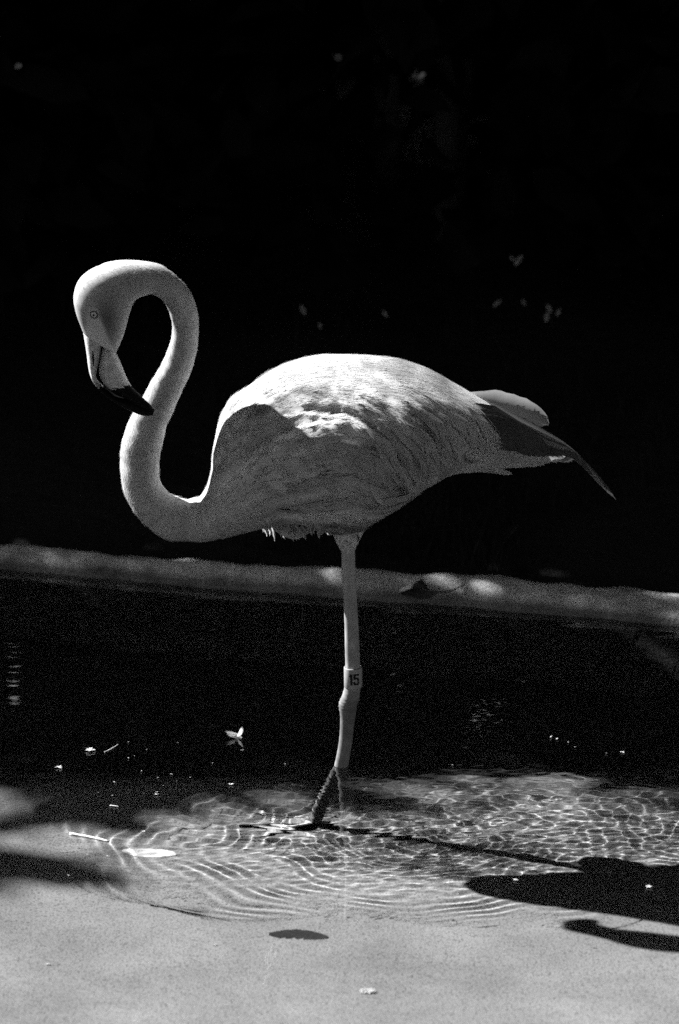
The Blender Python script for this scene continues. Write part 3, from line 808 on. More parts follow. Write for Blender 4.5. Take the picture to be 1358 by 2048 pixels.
# downy tuft of the drawn-up far leg, and the trousers of the standing leg
for _ in range(190):
    x_ = rnd.uniform(526, 655); y_ = 1036 + rnd.uniform(0, 20) - abs(x_ - 570) * 0.06
    p0 = at_y(x_, y_, rnd.uniform(0.012, 0.075)); L_ = rnd.uniform(14, 28) * (0.75 if x_ < 545 else 1.1) * PX
    d = np.array((rnd.uniform(0.0, 0.9), rnd.uniform(-0.3, 0.3), -1.0)); d /= np.linalg.norm(d)
    pts = np.array([p0 + d * L_ * k_ / 4 for k_ in range(5)]); nr = np.tile(np.array((-0.5, -0.8, 0.2)), (5, 1))
    V, F = feather_geo(pts, nr, 2.6 * PX, 8, rag=0.7, nL=5, nW=2, base=0.35, tipc=0.5); plum.add(V, F)
for _ in range(60):
    a_ = rnd.uniform(0, 6.28); z_ = rnd.uniform(0, 1)
    c_ = at_y(693 + (1 - z_) * 4, 1045 + z_ * 42, LY); r_ = (0.022 * (1 - z_) + 0.0125 * z_)
    o_ = np.array((math.cos(a_), math.sin(a_), 0)); p0 = c_ + o_ * r_
    d = np.array((-0.35 * o_[0], -0.35 * o_[1], -1.0)); d /= np.linalg.norm(d); L_ = rnd.uniform(14, 24) * PX
    pts = np.array([p0 + d * L_ * k_ / 4 for k_ in range(5)]); nr = np.tile(o_, (5, 1))
    V, F = feather_geo(pts, nr, 5 * PX, 6, rag=0.3, nL=5, nW=2); plum.add(V, F)
po = plum.obj('plumage', M['plume'], bird); tag(po, kind='stuff')

# ---- wings: the long coverts are single feathers, the flight feathers behind them too
def single(name, mat, parent, V, F):
    o = mesh_obj(name, V, np.array(F), mat)
    if len(FN[-1]) == len(o.data.vertices): o.data.normals_split_custom_set_from_vertices([Vector(n_).normalized() for n_ in FN[-1]])
    if len(FT[-1]) == len(o.data.vertices): attr(o, 'tone', FT[-1])
    o.data.transform(__import__('mathutils').Matrix.Translation(-Vector(bird.location)))
    o.parent = parent
    return o
def vane(px_pts, y0, y1, w_px, tilt=0.15, nb=22, rag=0.08, nside=-1):
    P_ = catmull(np.array(px_pts, float), 10)
    t_ = np.linspace(0, 1, 10)
    pts = np.array([at_y(P_[k][0], P_[k][1], y0 + (y1 - y0) * t_[k]) for k in range(10)])
    nr = np.tile(np.array((0.0, nside * 1.0, tilt)), (10, 1)); nr /= np.linalg.norm(nr[0])
    return feather_geo(pts, nr, w_px * PX, nb, camber=0.2, rag=rag, nL=16, nW=6)
def row(pts_, step, L_, W_, lift):
    P_ = catmull(np.array(pts_, float), 60)
    d_ = np.concatenate([[0], np.cumsum(np.linalg.norm(np.diff(P_, axis=0), axis=1))])
    n_ = max(2, int(d_[-1] / step) + 1)
    return [(np.interp(v_, d_, P_[:, 0]), np.interp(v_, d_, P_[:, 1]), L_, W_, lift) for v_ in np.linspace(0, d_[-1], n_)]
ROWS = [row([(930, 822), (900, 850), (860, 878), (810, 897)], 17, 100, 12, 7), row([(950, 800), (895, 815), (845, 840), (785, 870), (730, 885)], 20, 140, 14, 9),
        row([(890, 800), (830, 815), (770, 838), (700, 862), (650, 880)], 22, 165, 15, 10), row([(830, 790), (760, 806), (695, 832), (630, 862)], 24, 175, 16, 10),
        row([(770, 960), (700, 950), (620, 968), (560, 985)], 24, 120, 14, 6), row([(740, 925), (665, 910), (590, 932)], 25, 140, 15, 7)]
for sgn, nm in ((-1, 'near'), (1, 'far')):
    base = Bag()
    todo = []
    for R_ in ROWS:
        for (x_, y_, L_, W_, lift) in R_:
            p0 = at_y(x_ + rnd.uniform(-4, 4), y_ + rnd.uniform(-4, 4), 0.0); p0[1] = sgn * 0.3
            hit = bvh.ray_cast(Vector(p0), Vector((0, -sgn, 0)))
            if hit[0] is None: continue
            top_ = 1.0 if y_ > 768 + max(0, x_ - 780) * 0.3 else 0.28
            pts, nr = streamline(hit[0], L_ * PX * rnd.uniform(0.9, 1.15), 9, lift * top_ * PX * rnd.uniform(0.6, 1.4), rnd.gauss(0, 0.10), sink=0.0045)
            todo.append((pts, nr, W_ * PX * rnd.uniform(0.85, 1.12)))
            # shorter under-feather that belongs to the wing itself
            pts, nr = streamline(hit[0], L_ * 0.6 * PX, 6, 1.5 * PX, rnd.gauss(0, 0.1))
            V, F = feather_geo(pts, nr, W_ * PX, 9, camber=0.12, soft=0.8, nL=6, nW=4, base=0.42, tipc=0.5); base.add(V, F)
    wing = base.obj('wing', M['plume'], bird)
    for pts, nr, w_ in todo:
        V, F = feather_geo(pts, nr, w_, 60, camber=0.38, rag=0.45, soft=0.0, nL=13, nW=8, base=0.32, tipc=0.88, blunt=1.5)  # darker towards the root: shade of the gaps put into the tone
        single('covert_feather', M['plume'], wing, V, F)
    ys_ = sgn
    # dark folded flight feathers
    for k_ in range(7):
        u_ = k_ / 6
        V, F = vane([(930, 812 + 76 * u_), (985, 832 + 54 * u_), (1055, 862 + 30 * u_), (1125, 893 + 14 * u_)], ys_ * (0.024 + 0.020 * math.sin(math.pi * u_)), ys_ * (0.020 - 0.004 * u_), 20, nside=sgn, nb=40)
        single('secondary_feather', M['dark_feather'], wing, V, F)
    tips = [(1232, 999, 9), (1226, 989, 9), (1214, 981, 9), (1200, 968, 10), (1184, 950, 10), (1166, 932, 10)] if sgn < 0 else [(1222, 990, 10), (1196, 962, 10)]
    for k_, (tx_, ty_, w_) in enumerate(tips):
        V, F = vane([(985, 806 + 8 * k_), (1060, 850 + 5 * k_), (1130, 892 + 3 * k_), (0.5 * (1130 + tx_), 0.5 * (890 + ty_) - 3), (tx_, ty_)], ys_ * (0.030 - 0.003 * k_), ys_ * (0.012 + 0.004 * k_), w_ * 0.6, nside=sgn, nb=44, rag=0.15)
        single('primary_feather', M['grey_feather'] if k_ in (0, 2, 3) else M['dark_feather'], wing, V, F)
    if sgn > 0:
        for pts_, w_, a_, b_ in [([(930, 795), (990, 806), (1050, 822), (1098, 848)], 27, .05, .035), ([(940, 790), (985, 797), (1035, 806), (1085, 834)], 16, .055, .042)]:
            V, F = vane(pts_, a_, b_, w_, nside=-1, tilt=0.5, nb=40, rag=-0.2)
            single('tertial_feather', M['tertial'], wing, V, F)
tail = Bag()
V, F = vane([(850, 945), (930, 918), (1010, 902), (1085, 905), (1128, 915)], -0.045, 0.0, 24, tilt=0.4, nb=70, rag=-0.1); tail.add(V, F)
tail = tail.obj('tail', M['pale_feather'], bird)
for pts_, w_, a_, b_, mt in [([(880, 950), (950, 925), (1020, 922), (1095, 926)], 15, -0.04, -0.008, 'pale_feather'), ([(890, 945), (960, 936), (1026, 948)], 8, -0.03, -0.012, 'pale_feather'), ([(940, 900), (1010, 895), (1080, 902), (1150, 918)], 20, -0.02, 0.02, 'grey_feather'),
        ([(880, 935), (960, 912), (1040, 905), (1120, 915)], 22, 0.04, 0.015, 'pale_feather'), ([(900, 930), (980, 910), (1060, 900), (1135, 905)], 22, 0.02, 0.015, 'grey_feather')]:
    V, F = vane(pts_, a_, b_, w_, tilt=0.4, nb=60, rag=-0.1); single('tail_feather', M[mt], tail, V, F)

# ---- short down on head and neck
nH = 230000
r1 = int(37 / (len(W) - 1) * NR)
F4 = np.array(bf[int(0.5 / (len(W) - 1) * NR) * NM:r1 * NM])
ar = np.linalg.norm(np.cross(V3[F4[:, 2]] - V3[F4[:, 0]], V3[F4[:, 3]] - V3[F4[:, 1]]), axis=1) / 2
pick = rng.choice(len(F4), nH, p=ar / ar.sum())
q = F4[pick]
e1 = V3[q[:, 1]] - V3[q[:, 0]]; e2 = V3[q[:, 3]] - V3[q[:, 0]]
P = V3[q[:, 0]] + e1 * rng.random((nH, 1)) + e2 * rng.random((nH, 1))
nr = np.cross(e1, e2); nr /= np.linalg.norm(nr, axis=1)[:, None] + 1e-12
ringc = rings.mean(1)[q[:, 0] // NM]
nr *= np.sign(((P - ringc) * nr).sum(1))[:, None]
dr = e2 / (np.linalg.norm(e2, axis=1)[:, None] + 1e-12)
# over the torso the down follows the lie of the plumage instead of the neck
tx_, ty_ = to_px(np.stack([P[:, 0], 0 * P[:, 0], P[:, 2]], -1))
fw_ = np.zeros((nH, 2)); ws_ = np.zeros(nH)
for fx_, fy_, fu_, fv_ in FLOW:
    w_ = ((tx_ - fx_) ** 2 + (ty_ - fy_) ** 2 + 60) ** -1.6
    fw_ += w_[:, None] * np.array((fu_, fv_)); ws_ += w_
fd_ = np.stack([fw_[:, 0], 0 * ws_, -fw_[:, 1] / cp], -1)
fd_ -= nr * (fd_ * nr).sum(1)[:, None]; fd_ /= np.linalg.norm(fd_, axis=1)[:, None] + 1e-12
bl_ = np.clip((st_of_ring[q[:, 0] // NM] - 20.5) / 3, 0, 1)[:, None]
dr = dr * (1 - bl_) + fd_ * bl_; dr /= np.linalg.norm(dr, axis=1)[:, None] + 1e-12
stn = st_of_ring[q[:, 0] // NM]
hx, hy = to_px(P)
bare = (stn < 3.4) & (P[:, 1] < -0.05) & (((hy > 615) & (hx < 199 + (hy - 630) * 0.42) & (hx > 172)) | (np.hypot(hx - 187, hy - 628) < 13))
cov_ = (stn > 25) & (tx_ > 640) & (tx_ < 930) & (ty_ > 812 + np.clip(tx_ - 800, 0, 200) * 0.1) & (ty_ < np.interp(tx_, [640, 760, 850, 930], [900, 985, 965, 910])) & (rng.random(nH) < 0.85)
keep = ~bare & ~cov_
P, nr, dr, stn = P[keep], nr[keep], dr[keep], stn[keep]; nH = len(P)
Lh = np.interp(stn, [0, 4, 8, 14, 20, 25, 28], [.0018, .0024, .0034, .0042, .0046, .0075, .010]) * rng.uniform(0.5, 1.6, nH)
sd = np.cross(nr, dr)
tor_ = np.clip((stn - 21) / 4, 0, 1)[:, None]
dirn = dr + sd * rng.normal(0, 1, (nH, 1)) * (0.25 - 0.13 * tor_) + nr * rng.uniform(0.02, 0.28, (nH, 1)) * (1 - 0.78 * tor_); dirn /= np.linalg.norm(dirn, axis=1)[:, None]
wd = (0.00022 + 0.00018 * tor_)
Vh = np.stack([P - nr * 0.0004 - sd * wd, P - nr * 0.0004 + sd * wd, P + dirn * Lh[:, None]], 1).reshape(-1, 3)
Fh = np.arange(nH * 3).reshape(-1, 3)
hx, hy = to_px(P)
ht = 0.62 - 0.40 * np.exp(-((hx - 214) / 24) ** 2 - ((hy - 640) / 42) ** 2) * (stn < 4.5) - 0.12 * np.exp(-((hx - 172) / 8) ** 2 - ((hy - 645) / 14) ** 2) * (stn < 3)
ht = ht * (0.90 + 0.14 * np.sin(P[:, 0] * 210 + 2 * np.sin(P[:, 2] * 160)) * np.sin(P[:, 2] * 190 + P[:, 1] * 230)) * rng.uniform(0.85, 1.12, nH)
hx2, hy2 = to_px(np.stack([P[:, 0], 0 * P[:, 0], P[:, 2]], -1))
ht = ht * (1 + 0.23 * sample(HUE, hx2, hy2) * np.clip((stn - 22) / 3, 0, 1))
dn = child(mesh_obj('down', Vh, Fh, M['down'], smooth=False), bird)
attr(dn, 'tone', np.repeat(ht, 3)); tag(dn, kind='stuff')

# ---- bill
def two_tone(o, edge_fn):
    o.data.materials.append(M['black'])
    for pl in o.data.polygons:
        c_ = np.mean([np.array(o.data.vertices[i_].co) for i_ in pl.vertices], 0) + np.array(bird.location)
        x_, y_ = to_px(c_)
        if edge_fn(x_, y_): pl.material_index = 1
M['bill'] = noise_mat('pale_bill', 0.45, 0.85, 120, 0.5, 0.2, 400, spec=0.3)[0]
HY = -0.050
UP = [(166,658,226,697,HY,.0155),(168,672,212,690,HY,.0150),(171,690,203,692,HY,.0135),(174,710,200,711,HY,.0120),(177,735,195,736,HY,.0110),(183,757,192,753,HY,.0105),(193,775,199,765,HY,.0105),(209,792,216,779,HY,.0105),(232,807,238,793,HY,.0100),(258,821,266,801,HY,.0085),(285,831,290,810,HY,.0065),(306,831,308,818,HY,.0030)]
up_ = child(mesh_obj('upper_bill', *loft(outline_rings(UP, 70, 24)), M['bill']), bird)
edge = lambda x_, y_: y_ > 775 - (x_ - 190) * 0.12 + 3 * math.sin(x_ * 0.9)
two_tone(up_, edge)
LO = [(214,692,230,703,HY,.0125),(206,696,236,715,HY,.0130),(202,712,243,731,HY,.0130),(199,732,250,748,HY,.0125),(200,751,258,765,HY,.0120),(208,768,267,777,HY,.0110),(222,779,279,789,HY,.0098),(243,792,290,800,HY,.0085),(265,806,299,808,HY,.0070),(287,817,306,817,HY,.0050),(303,824,309,823,HY,.0025)]
lo_ = child(mesh_obj('lower_bill', *loft(outline_rings(LO, 70, 24)), M['bill']), bird)
two_tone(lo_, lambda x_, y_: y_ > 781 - (x_ - 215) * 0.24 + 2.0 * math.sin(x_ * 0.8))
# nostril slit: a dark groove let into the upper bill
bb = BVHTree.FromPolygons([Vector(v_.co) + bird.location for v_ in up_.data.vertices], [tuple(p_.vertices) for p_ in up_.data.polygons])
pth = []
for x_, y_ in [(185.5, 702), (186, 712), (186.5, 722), (188, 733)]:
    h_ = bb.ray_cast(Vector(CAM), Vector(ray(x_, y_)).normalized())
    pth.append(np.array(h_[0]) if h_[0] else at_y(x_, y_, HY - .011))
child(mesh_obj('nostril', *loft(tube(np.array(pth), [.0004, .0011, .0011, .0004], 8)), M['black']), bird)
# ---- eye
h_ = bvh.ray_cast(Vector(CAM), Vector(ray(188, 629)).normalized())
ec = np.array(h_[0]); en = np.array(h_[1]); en = en if en[1] < 0 else -en
def ball(c, r, ax=None, squash=1.0, m=20, n=12):
    ax = np.asarray(ax); a_ = np.cross(ax, (0, 0, 1.0)); a_ /= np.linalg.norm(a_); b_ = np.cross(ax, a_)
    rr = []
    for i_ in range(n + 1):
        ph = math.pi * i_ / n
        th = np.linspace(0, 2 * math.pi, m, endpoint=False)
        rr.append(c + ax * (r * squash * math.cos(ph)) + max(math.sin(ph), 1e-4) * r * (np.cos(th)[:, None] * a_ + np.sin(th)[:, None] * b_))
    return loft(np.array(rr), cap=False)
eye = child(mesh_obj('eye', *ball(ec - en * 0.0009, 0.0042, en, 0.7), M['iris']), bird)
o = mesh_obj('pupil', *ball(ec + en * 0.0017, 0.0014, en, 0.5), M['black']); o.data.transform(__import__('mathutils').Matrix.Translation(-Vector(bird.location))); o.parent = eye
a_ = np.cross(en, (0, 0, 1.0)); a_ /= np.linalg.norm(a_); b_ = np.cross(en, a_)
th = np.linspace(0, 2 * math.pi, 33)
ringp = ec + en * 0.0007 + 0.0041 * (np.cos(th)[:, None] * a_ + np.sin(th)[:, None] * b_)
o = mesh_obj('eyelid', *loft(tube(ringp, np.full(33, 0.0008), 6), cap=False), M['eyelid']); o.data.transform(__import__('mathutils').Matrix.Translation(-Vector(bird.location))); o.parent = eye

# ---- numbered leg band
bt, bb_ = at_y(706, 1334, LY), at_y(706.5, 1373, LY)
Rb = 0.0106
axis = bt - bb_; Hb = np.linalg.norm(axis); axis /= Hb
fr = np.array((0, -1.0, 0)); fr -= axis * fr.dot(axis); fr /= np.linalg.norm(fr)
rt = np.cross(fr, axis); rt *= np.sign(rt[0])
def on_band(x, h, r): # x in metres along the surface from the front, h 0..1
    a_ = x / Rb
    return bb_ + axis * (h * Hb) + r * (math.sin(a_) * rt + math.cos(a_) * fr)
rr = []
for h_, r_ in [(0.0, Rb - .0012), (0.0, Rb - .0002), (0.02, Rb), (0.5, Rb), (0.98, Rb), (1.0, Rb - .0002), (1.0, Rb - .0012), (0.5, Rb - .0012), (0.0, Rb - .0012)]:
    rr.append([on_band(x_, h_, r_) for x_ in np.linspace(0, 2 * math.pi * Rb, 48, endpoint=False)])
band = child(mesh_obj('leg_band', *loft(np.array(rr), cap=False), M['band'], smooth=True), bird)
band['label'] = 'pale leg band with black number fifteen'
def digit(name, rects, x0, wd_, h0, hh):
    V, F = [], []
    for (a0, b0, a1, b1) in rects:
        o_ = len(V); g = 5
        for i_ in range(g):
            for j_ in range(2):
                x_ = x0 + wd_ * (a0 + (a1 - a0) * i_ / (g - 1)); h_ = h0 + hh * (b0 if j_ == 0 else b1)
                V.append(on_band(x_, h_, Rb + 0.00025))
        for i_ in range(g - 1): F.append((o_ + 2 * i_, o_ + 2 * i_ + 2, o_ + 2 * i_ + 3, o_ + 2 * i_ + 1))
    o = mesh_obj(name, V, F, M['digit']); o.data.transform(__import__('mathutils').Matrix.Translation(-Vector(bird.location))); o.parent = band
px_ = PX
digit('digit_one', [(0.25, 0, 1, 1), (0, 0.74, 0.25, 0.9)], -7.5 * px_, 6.0 * px_, 0.20, 0.57)
digit('digit_five', [(0, .84, 1, 1), (0, .48, .36, .84), (.36, .52, .85, .68), (.66, .12, 1, .52), (.85, .52, .97, .62), (.1, 0, .9, .15), (0, .08, .1, .30), (.1, .15, .34, .30), (.9, .05, .98, .12)], 0.5 * px_, 12.0 * px_, 0.20, 0.57)

# ------------------------------------------------------------------ things lying on the water and the kerb
def on_floor(px, py, up_=0.0012):
    z_ = -0.1
    for _ in range(12):
        p_ = at_floor(px, py, z_); z_ = float(floor_z(p_[0:1], p_[1:2])[0]) + up_
    return at_floor(px, py, z_)
def fluff(name, px, py, size_px, n, label, group=None, tall=0.35, z=None, mat='white_fluff', cat='feather', seed=0):
    """a small ball or wisp of down: barbs spreading from a curved shaft"""
    rr_ = random.Random(seed + int(px * 7 + py))
    c = at_z(px, py, 0.0) if py < 1840 or py > 2047 else on_floor(px, py, 0.0005)
    s = size_px * PX
    V, F = [], []
    for k_ in range(n):
        a_ = rr_.uniform(0, 6.28); e_ = rr_.uniform(0, tall)
        d = np.array((math.cos(a_) * 1.0, math.sin(a_) * 0.9, e_)); L_ = s * 0.5 * rr_.uniform(0.5, 1.1)
        sd_ = np.array((-math.sin(a_), math.cos(a_), rr_.uniform(-0.3, 0.3))) * s * 0.06
        b_ = c + np.array((0, 0, 0.0012))
        m_ = b_ + d * L_ * 0.55 + np.array((0, 0, s * 0.06)); t_ = b_ + d * L_
        o_ = len(V); V += [b_ - sd_ * 0.3, b_ + sd_ * 0.3, m_ + sd_, m_ - sd_, t_]
        F += [(o_, o_ + 1, o_ + 2), (o_, o_ + 2, o_ + 3), (o_ + 3, o_ + 2, o_ + 4)]
    V = np.array(V); V[:, 2] = np.maximum(V[:, 2], c[2] + 0.0011)
    o = mesh_obj(name, V - c, np.array(F), M[mat], smooth=False)
    o.location = c
    o.cycles.is_caustics_receiver = True
    tag(o, label, cat, group)
    return o
def plume(px_pts, w_px, rise, nb=26, rag=0.25):
    P_ = catmull(np.array(px_pts, float), 8)
    pts = np.array([at_z(x_, y_, 0.0015) for x_, y_ in P_]); pts[:, 2] += np.interp(np.linspace(0, 1, 8), np.linspace(0, 1, len(rise)), rise)
    nr = np.tile(np.array((0, -0.25, 1.0)), (8, 1))
    return feather_geo(pts, nr, w_px * PX, nb, camber=-0.35, rag=rag)
# curled white feather standing up from the water
fr_ = empty('curled_feather', at_z(474, 1475, 0))
tag(fr_, 'curled white down feather standing up from the dark water behind the leg', 'feather')
def at_y_pts(pts, y): return np.array([at_y(a_, b_, y) for a_, b_ in pts])
yF = at_z(474, 1476, 0)[1]
for pts_, w_, nm_ in [([(480, 1476), (472, 1471), (462, 1468), (453, 1465)], 6.5, 'vane'), ([(474, 1472), (479, 1468), (482, 1462), (484, 1457)], 5, 'vane'), ([(476, 1471), (479, 1476), (483, 1480)], 5, 'vane')]:
    P_ = at_y_pts(catmull(np.array(pts_, float), 8), yF); nr = np.tile(np.array((-0.35, -0.5, 0.8)), (8, 1)); nr /= np.linalg.norm(nr[0])
    V, F = feather_geo(P_, nr, w_ * PX, 14, camber=0.1, rag=0.3)
    o = mesh_obj(nm_, V, np.array(F), M['white_fluff'], smooth=False); child(o, fr_)
fluff('down_feather', 182, 1503, 27, 40, 'white ball of down floating on dark water beside a thin floating twig')
fluff('down_feather', 118, 1537, 20, 9, 'small forked wisp of white down on the water beyond the pale stick')
fluff('down_feather', 735, 1984, 34, 44, 'round spiky tuft of white down floating on the bright shallow water', tall=0.5)
fluff('down_feather', 462, 1571, 13, 16, 'white down tuft floating at the edge of the ripples in front of the foot')
fluff('down_feather', 432, 1889, 12, 16, 'small round white fluff on bright water near the dark sunken leaf', 'small fluffs on the bright water')
fluff('down_feather', 95, 1929, 15, 14, 'small pale smudge of down on the bright water', 'small fluffs on the bright water')
fluff('down_feather', 1030, 1762, 13, 18, 'white dot of down on the edge of the bird shadow')
fluff('down_feather', 1297, 1776, 16, 14, 'flat white fluff floating on the dark shadow of the bird')
fluff('down_feather', 1047, 1366, 12, 12, 'single white fluff on the black water below the kerb', 'fluffs on the black water')
fluff('down_feather', 15, 1364, 10, 10, 'single white fluff on the black water below the kerb', 'fluffs on the black water')
fluff('down_feather', 1100, 1476, 12, 12, 'white fluff in a short row on dark rippled water', 'row of fluffs on the dark ripples')
fluff('down_feather', 1113, 1480, 11, 12, 'white fluff in a short row on dark rippled water', 'row of fluffs on the dark ripples')
fluff('down_feather', 1245, 1506, 13, 10, 'flat white streak of down on the black water', tall=0.1)
specks = [(257,1486,4),(257,1518,5),(269,1514,4),(293,1501,3),(282,1544,5),(229,1566,5),(316,1557,4),(343,1550,6),(354,1564,3),(327,1573,3),(381,1557,4),(312,1591,9),(314,1586,5),(224,1593,4),(196,1587,3),(356,1487,3),(341,1310,4),(425,1528,4),(175,1711,5),(216,1714,5),(137,1753,5),(287,1665,8),(705,1880,6),(1136,1486,4),(1150,1496,4),(1213,1508,4),(1262,1674,4),(1347,1692,6),(1344,1721,5),(1208,1743,5),(1221,1746,4),(820,1866,5),(580,1334,4),(1010,1295,4),(905,1532,4),(76,2037,6),(300,1990,4),(572,2036,5),(1007,1900,4),(1160,1960,4),(30,1840,5),(915,1790,5),(250,1870,4),(570,1530,4)]
for k_, (x_, y_, s_) in enumerate(specks):
    fluff('down_speck', x_, y_, s_ * 1.25, 7, 'tiny white speck of down floating on the pool', 'specks of down on the pool', cat='down speck')
# pale stick
def stick(name, px_pts, r_px, mat, label, cat, z=0.001):
    P_ = catmull(np.array(px_pts, float), 14)
    pts = np.array([at_z(a_, b_, z) for a_, b_ in P_]); c = pts[0].copy()
    t_ = np.linspace(0, 1, 14)
    rad_ = r_px * PX * (1 - 0.3 * t_) * (1 + 0.12 * np.sin(t_ * 19))
    o = mesh_obj(name, *loft(tube(pts - c, rad_, 8)), M[mat]); o.location = c
    tag(o, label, cat); return o
stick('stick', [(140, 1668), (165, 1672), (192, 1677), (218, 1683)], 3.4, 'twig', 'straight pale stick floating beside the pale pointed leaf', 'stick')
stick('thin_twig', [(209, 1504), (220, 1499), (236, 1489)], 1.0, 'twig', 'thin twig floating beside a white ball of down', 'twig')
stick('short_straw', [(220, 1611), (229, 1612), (237, 1613)], 1.4, 'twig', 'short straw floating at the edge of the shaded water', 'straw')
def leaf_obj(name, px_pts, w_px, mat, label, z, curl, cup=0.15, n=14, m=6, sunk=False):
    P_ = catmull(np.array(px_pts, float), n)
    pts = np.array([(on_floor(a_, b_) if sunk else at_z(a_, b_, z)) for a_, b_ in P_]); c = pts[n // 2].copy()
    T = np.gradient(pts, axis=0); T /= np.linalg.norm(T, axis=1)[:, None]
    S_ = np.cross((0, 0, 1.0), T)
    V, F = [], []
    for lay in (0, 1):
        for i_ in range(n):
            t_ = i_ / (n - 1); w_ = w_px * PX * (math.sin(math.pi * (0.04 + 0.93 * t_)) ** 0.8) * (1 + 0.05 * math.sin(t_ * 31))
            for j_ in range(m + 1):
                s_ = j_ / m * 2 - 1
                V.append(pts[i_] + S_[i_] * w_ * s_ + np.array((0, 0, curl * 4 * (t_ - 0.5) ** 2 + cup * w_ * s_ * s_ + 0.0004 * math.sin(t_ * 40 + s_ * 3) - lay * 0.0006)))
    k0 = n * (m + 1)
    for i_ in range(n - 1):
        for j_ in range(m):
            a_ = i_ * (m + 1) + j_
            F.append((a_, a_ + 1, a_ + m + 2, a_ + m + 1)); F.append((k0 + a_, k0 + a_ + m + 1, k0 + a_ + m + 2, k0 + a_ + 1))
    o = mesh_obj(name, np.array(V) - c, F, M[mat]); o.location = c
    tag(o, label, 'leaf'); return o
lf1 = leaf_obj('pale_leaf', [(245, 1700), (270, 1704), (300, 1706), (330, 1707), (352, 1710)], 23, 'pale_leaf', 'long pale pointed leaf lying flat in the water next to the pale stick', None, 0.0006, cup=0.05, sunk=True)
lf1.cycles.is_caustics_receiver = True
lf2 = leaf_obj('dark_leaf', [(538, 1868), (565, 1869), (595, 1870), (625, 1872), (656, 1875)], 26, 'dead_leaf', 'dark spindle shaped leaf lying on the pool floor under bright water', None, 0.0003, cup=0.03, sunk=True)
lf2.cycles.is_caustics_receiver = True
fluff('down_speck', 628, 1865, 6, 7, 'tiny white speck of down resting on the dark leaf', None, cat='down speck')

# dead leaf curled on the kerb, a crumb of bark, a pebble
def kerb_face(px, py, off):
    y_ = float(kerb_y(np.array([at_z(px, py, 0.03)[0]]))[0]) - off
    return at_y(px, py, y_)
def kerb_top(px, py): return at_z(px, py, KZ + 0.004)
kroot_c = kerb_face(832, 1190, 0.022)
kl_ = empty('curled_leaf', kroot_c)
tag(kl_, 'dark curled dead leaf with a pale edge lying on the kerb', 'leaf')
yK = kroot_c[1]
def px_poly(pts, y): return np.array([at_y(a_, b_, y) for a_, b_ in pts])
def fold(name, lower, upper, y0, y1, mat):
    n_ = len(lower); V, F = [], []
    for lay in (0, 1):
        for i_ in range(n_):
            A_ = at_y(*lower[i_], y0 + lay * 0.0008); B_ = at_y(*upper[i_], y1 + lay * 0.0008)
            for j_ in range(5):
                s_ = j_ / 4; P__ = A_ * (1 - s_) + B_ * s_; P__ = P__ + np.array((0, -0.006 * math.sin(s_ * math.pi), 0)); V.append(P__)
    for lay in (0, 1):
        for i_ in range(n_ - 1):
            for j_ in range(4):
                a_ = lay * n_ * 5 + i_ * 5 + j_; F.append((a_, a_ + 1, a_ + 6, a_ + 5) if lay == 0 else (a_, a_ + 5, a_ + 6, a_ + 1))
    o = mesh_obj(name, V, F, M[mat]); return child(o, kl_)
fold('leaf_blade', [(800, 1187), (815, 1193), (838, 1198), (858, 1198), (872, 1190)], [(800, 1183), (815, 1178), (838, 1178), (858, 1180), (873, 1183)], yK - 0.012, yK + 0.004, 'dead_leaf')
fold('leaf_tip', [(820, 1179), (832, 1178), (846, 1178), (859, 1180)], [(822, 1174), (832, 1164), (845, 1158), (853, 1170)], yK + 0.012, yK + 0.022, 'dead_leaf')
o = fold('pale_edge', [(798, 1184), (806, 1182), (815, 1179), (823, 1176)], [(801, 1178), (808, 1174), (815, 1171), (823, 1168)], yK - 0.001, yK + 0.01, 'pale_leaf'); o['label'] = 'pale curled edge'
stick('kerb_twig', [(868, 1184), (888, 1184), (908, 1179), (928, 1170)], 2.2, 'dead_leaf', 'thin dark twig lying beside the curled leaf on the kerb', 'twig', z=KZ + 0.005)
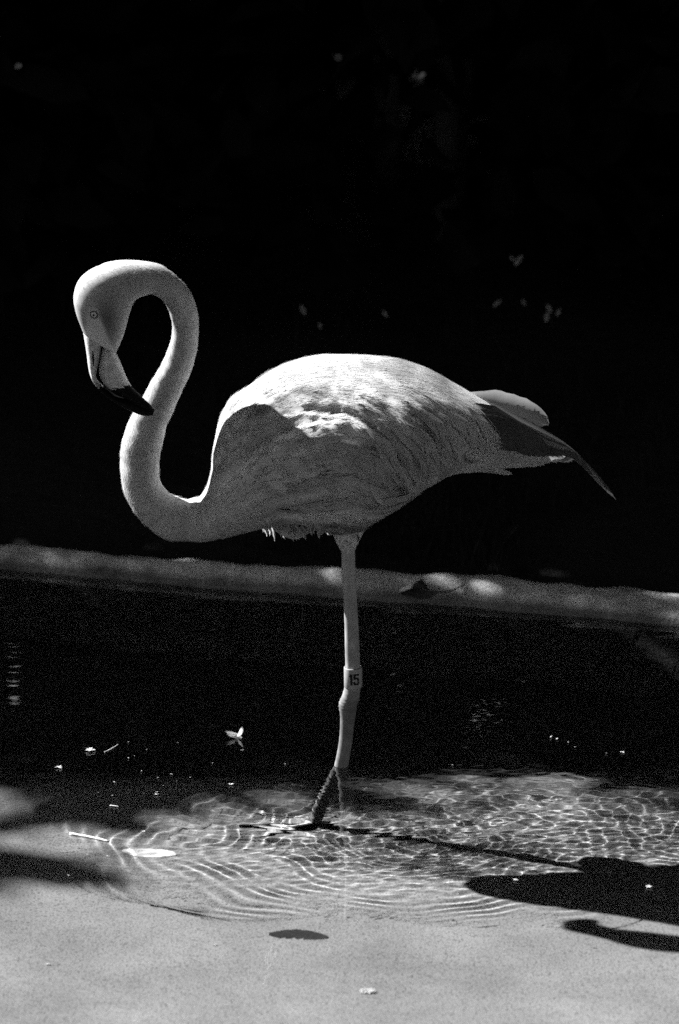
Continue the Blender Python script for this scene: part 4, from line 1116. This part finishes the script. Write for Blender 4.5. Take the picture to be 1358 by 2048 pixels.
def lump(name, px, py, z, w_px, h_px, mat, label, cat, seed):
    c = kerb_face(px, py, z); r2_ = np.random.default_rng(seed)
    V, F = ball(np.zeros(3), 1.0, (0, 0, 1.0), 1.0, 14, 9); V = np.array(V)
    V *= 1 + 0.16 * np.sin(V[:, [1, 2, 0]] * 4 + seed) 
    V = V * np.array((w_px, w_px * 0.8, h_px)) * PX / 2
    o = mesh_obj(name, V, F, M[mat]); o.location = c; tag(o, label, cat); return o
lump('bark_crumb', 767, 1190, 0.012, 17, 14, 'dead_leaf', 'small dark crumb of bark on the sloping face of the kerb', 'bark crumb', 3)
lump('pebble', 969, 1213, 0.03, 17, 14, 'pebble', 'small pale pebble at the waterline below the kerb twig', 'pebble', 5)
lump('pebble', 613, 1187, 0.03, 9, 7, 'pebble', 'tiny pale pebble at the waterline below the flamingo belly', 'pebble', 8)

# pale leaves that paint sunlit glints in the shrubs, far out of focus
for k_, (x_, y_, w_) in enumerate([(1037, 521, 9), (1024, 517, 5), (994, 607, 7), (1047, 605, 5), (1098, 617, 7), (1094, 634, 8), (1117, 625, 6), (606, 620, 8), (770, 628, 6), (640, 651, 5)]):
    P0 = at_y(x_, y_, 1.42)
    rr_ = random.Random(k_); a_ = rr_.uniform(0.6, 2.4); L_ = w_ * 1.5 * PX * 1.28
    ax_ = np.array((math.cos(a_), 0.25, -math.sin(a_))); ax_ /= np.linalg.norm(ax_)
    sd_ = np.cross(ax_, (0, 1.0, 0.2)); sd_ /= np.linalg.norm(sd_); nn_ = np.cross(sd_, ax_)
    V = []
    for t_ in np.linspace(0, 1, 7):
        wd_ = L_ * 0.42 * math.sin(math.pi * (0.05 + 0.9 * t_)) ** 0.8
        for s_ in (-1, 0, 1): V.append(ax_ * L_ * (t_ - 0.5) * 2 + sd_ * wd_ * s_ + nn_ * (0.25 * wd_ * abs(s_) + 0.15 * L_ * (t_ - 0.5) ** 2))
    F = [(i_ * 3 + j_, i_ * 3 + j_ + 1, i_ * 3 + j_ + 4, i_ * 3 + j_ + 3) for i_ in range(6) for j_ in range(2)]
    o = mesh_obj('glint_leaf', V, F, M['glint_leaf']); o.location = P0
    tag(o, 'pale leaf painted as a sunlit glint in the dark foliage behind the flamingo', 'leaf', 'pale leaves painted as sun glints in the shrubs')
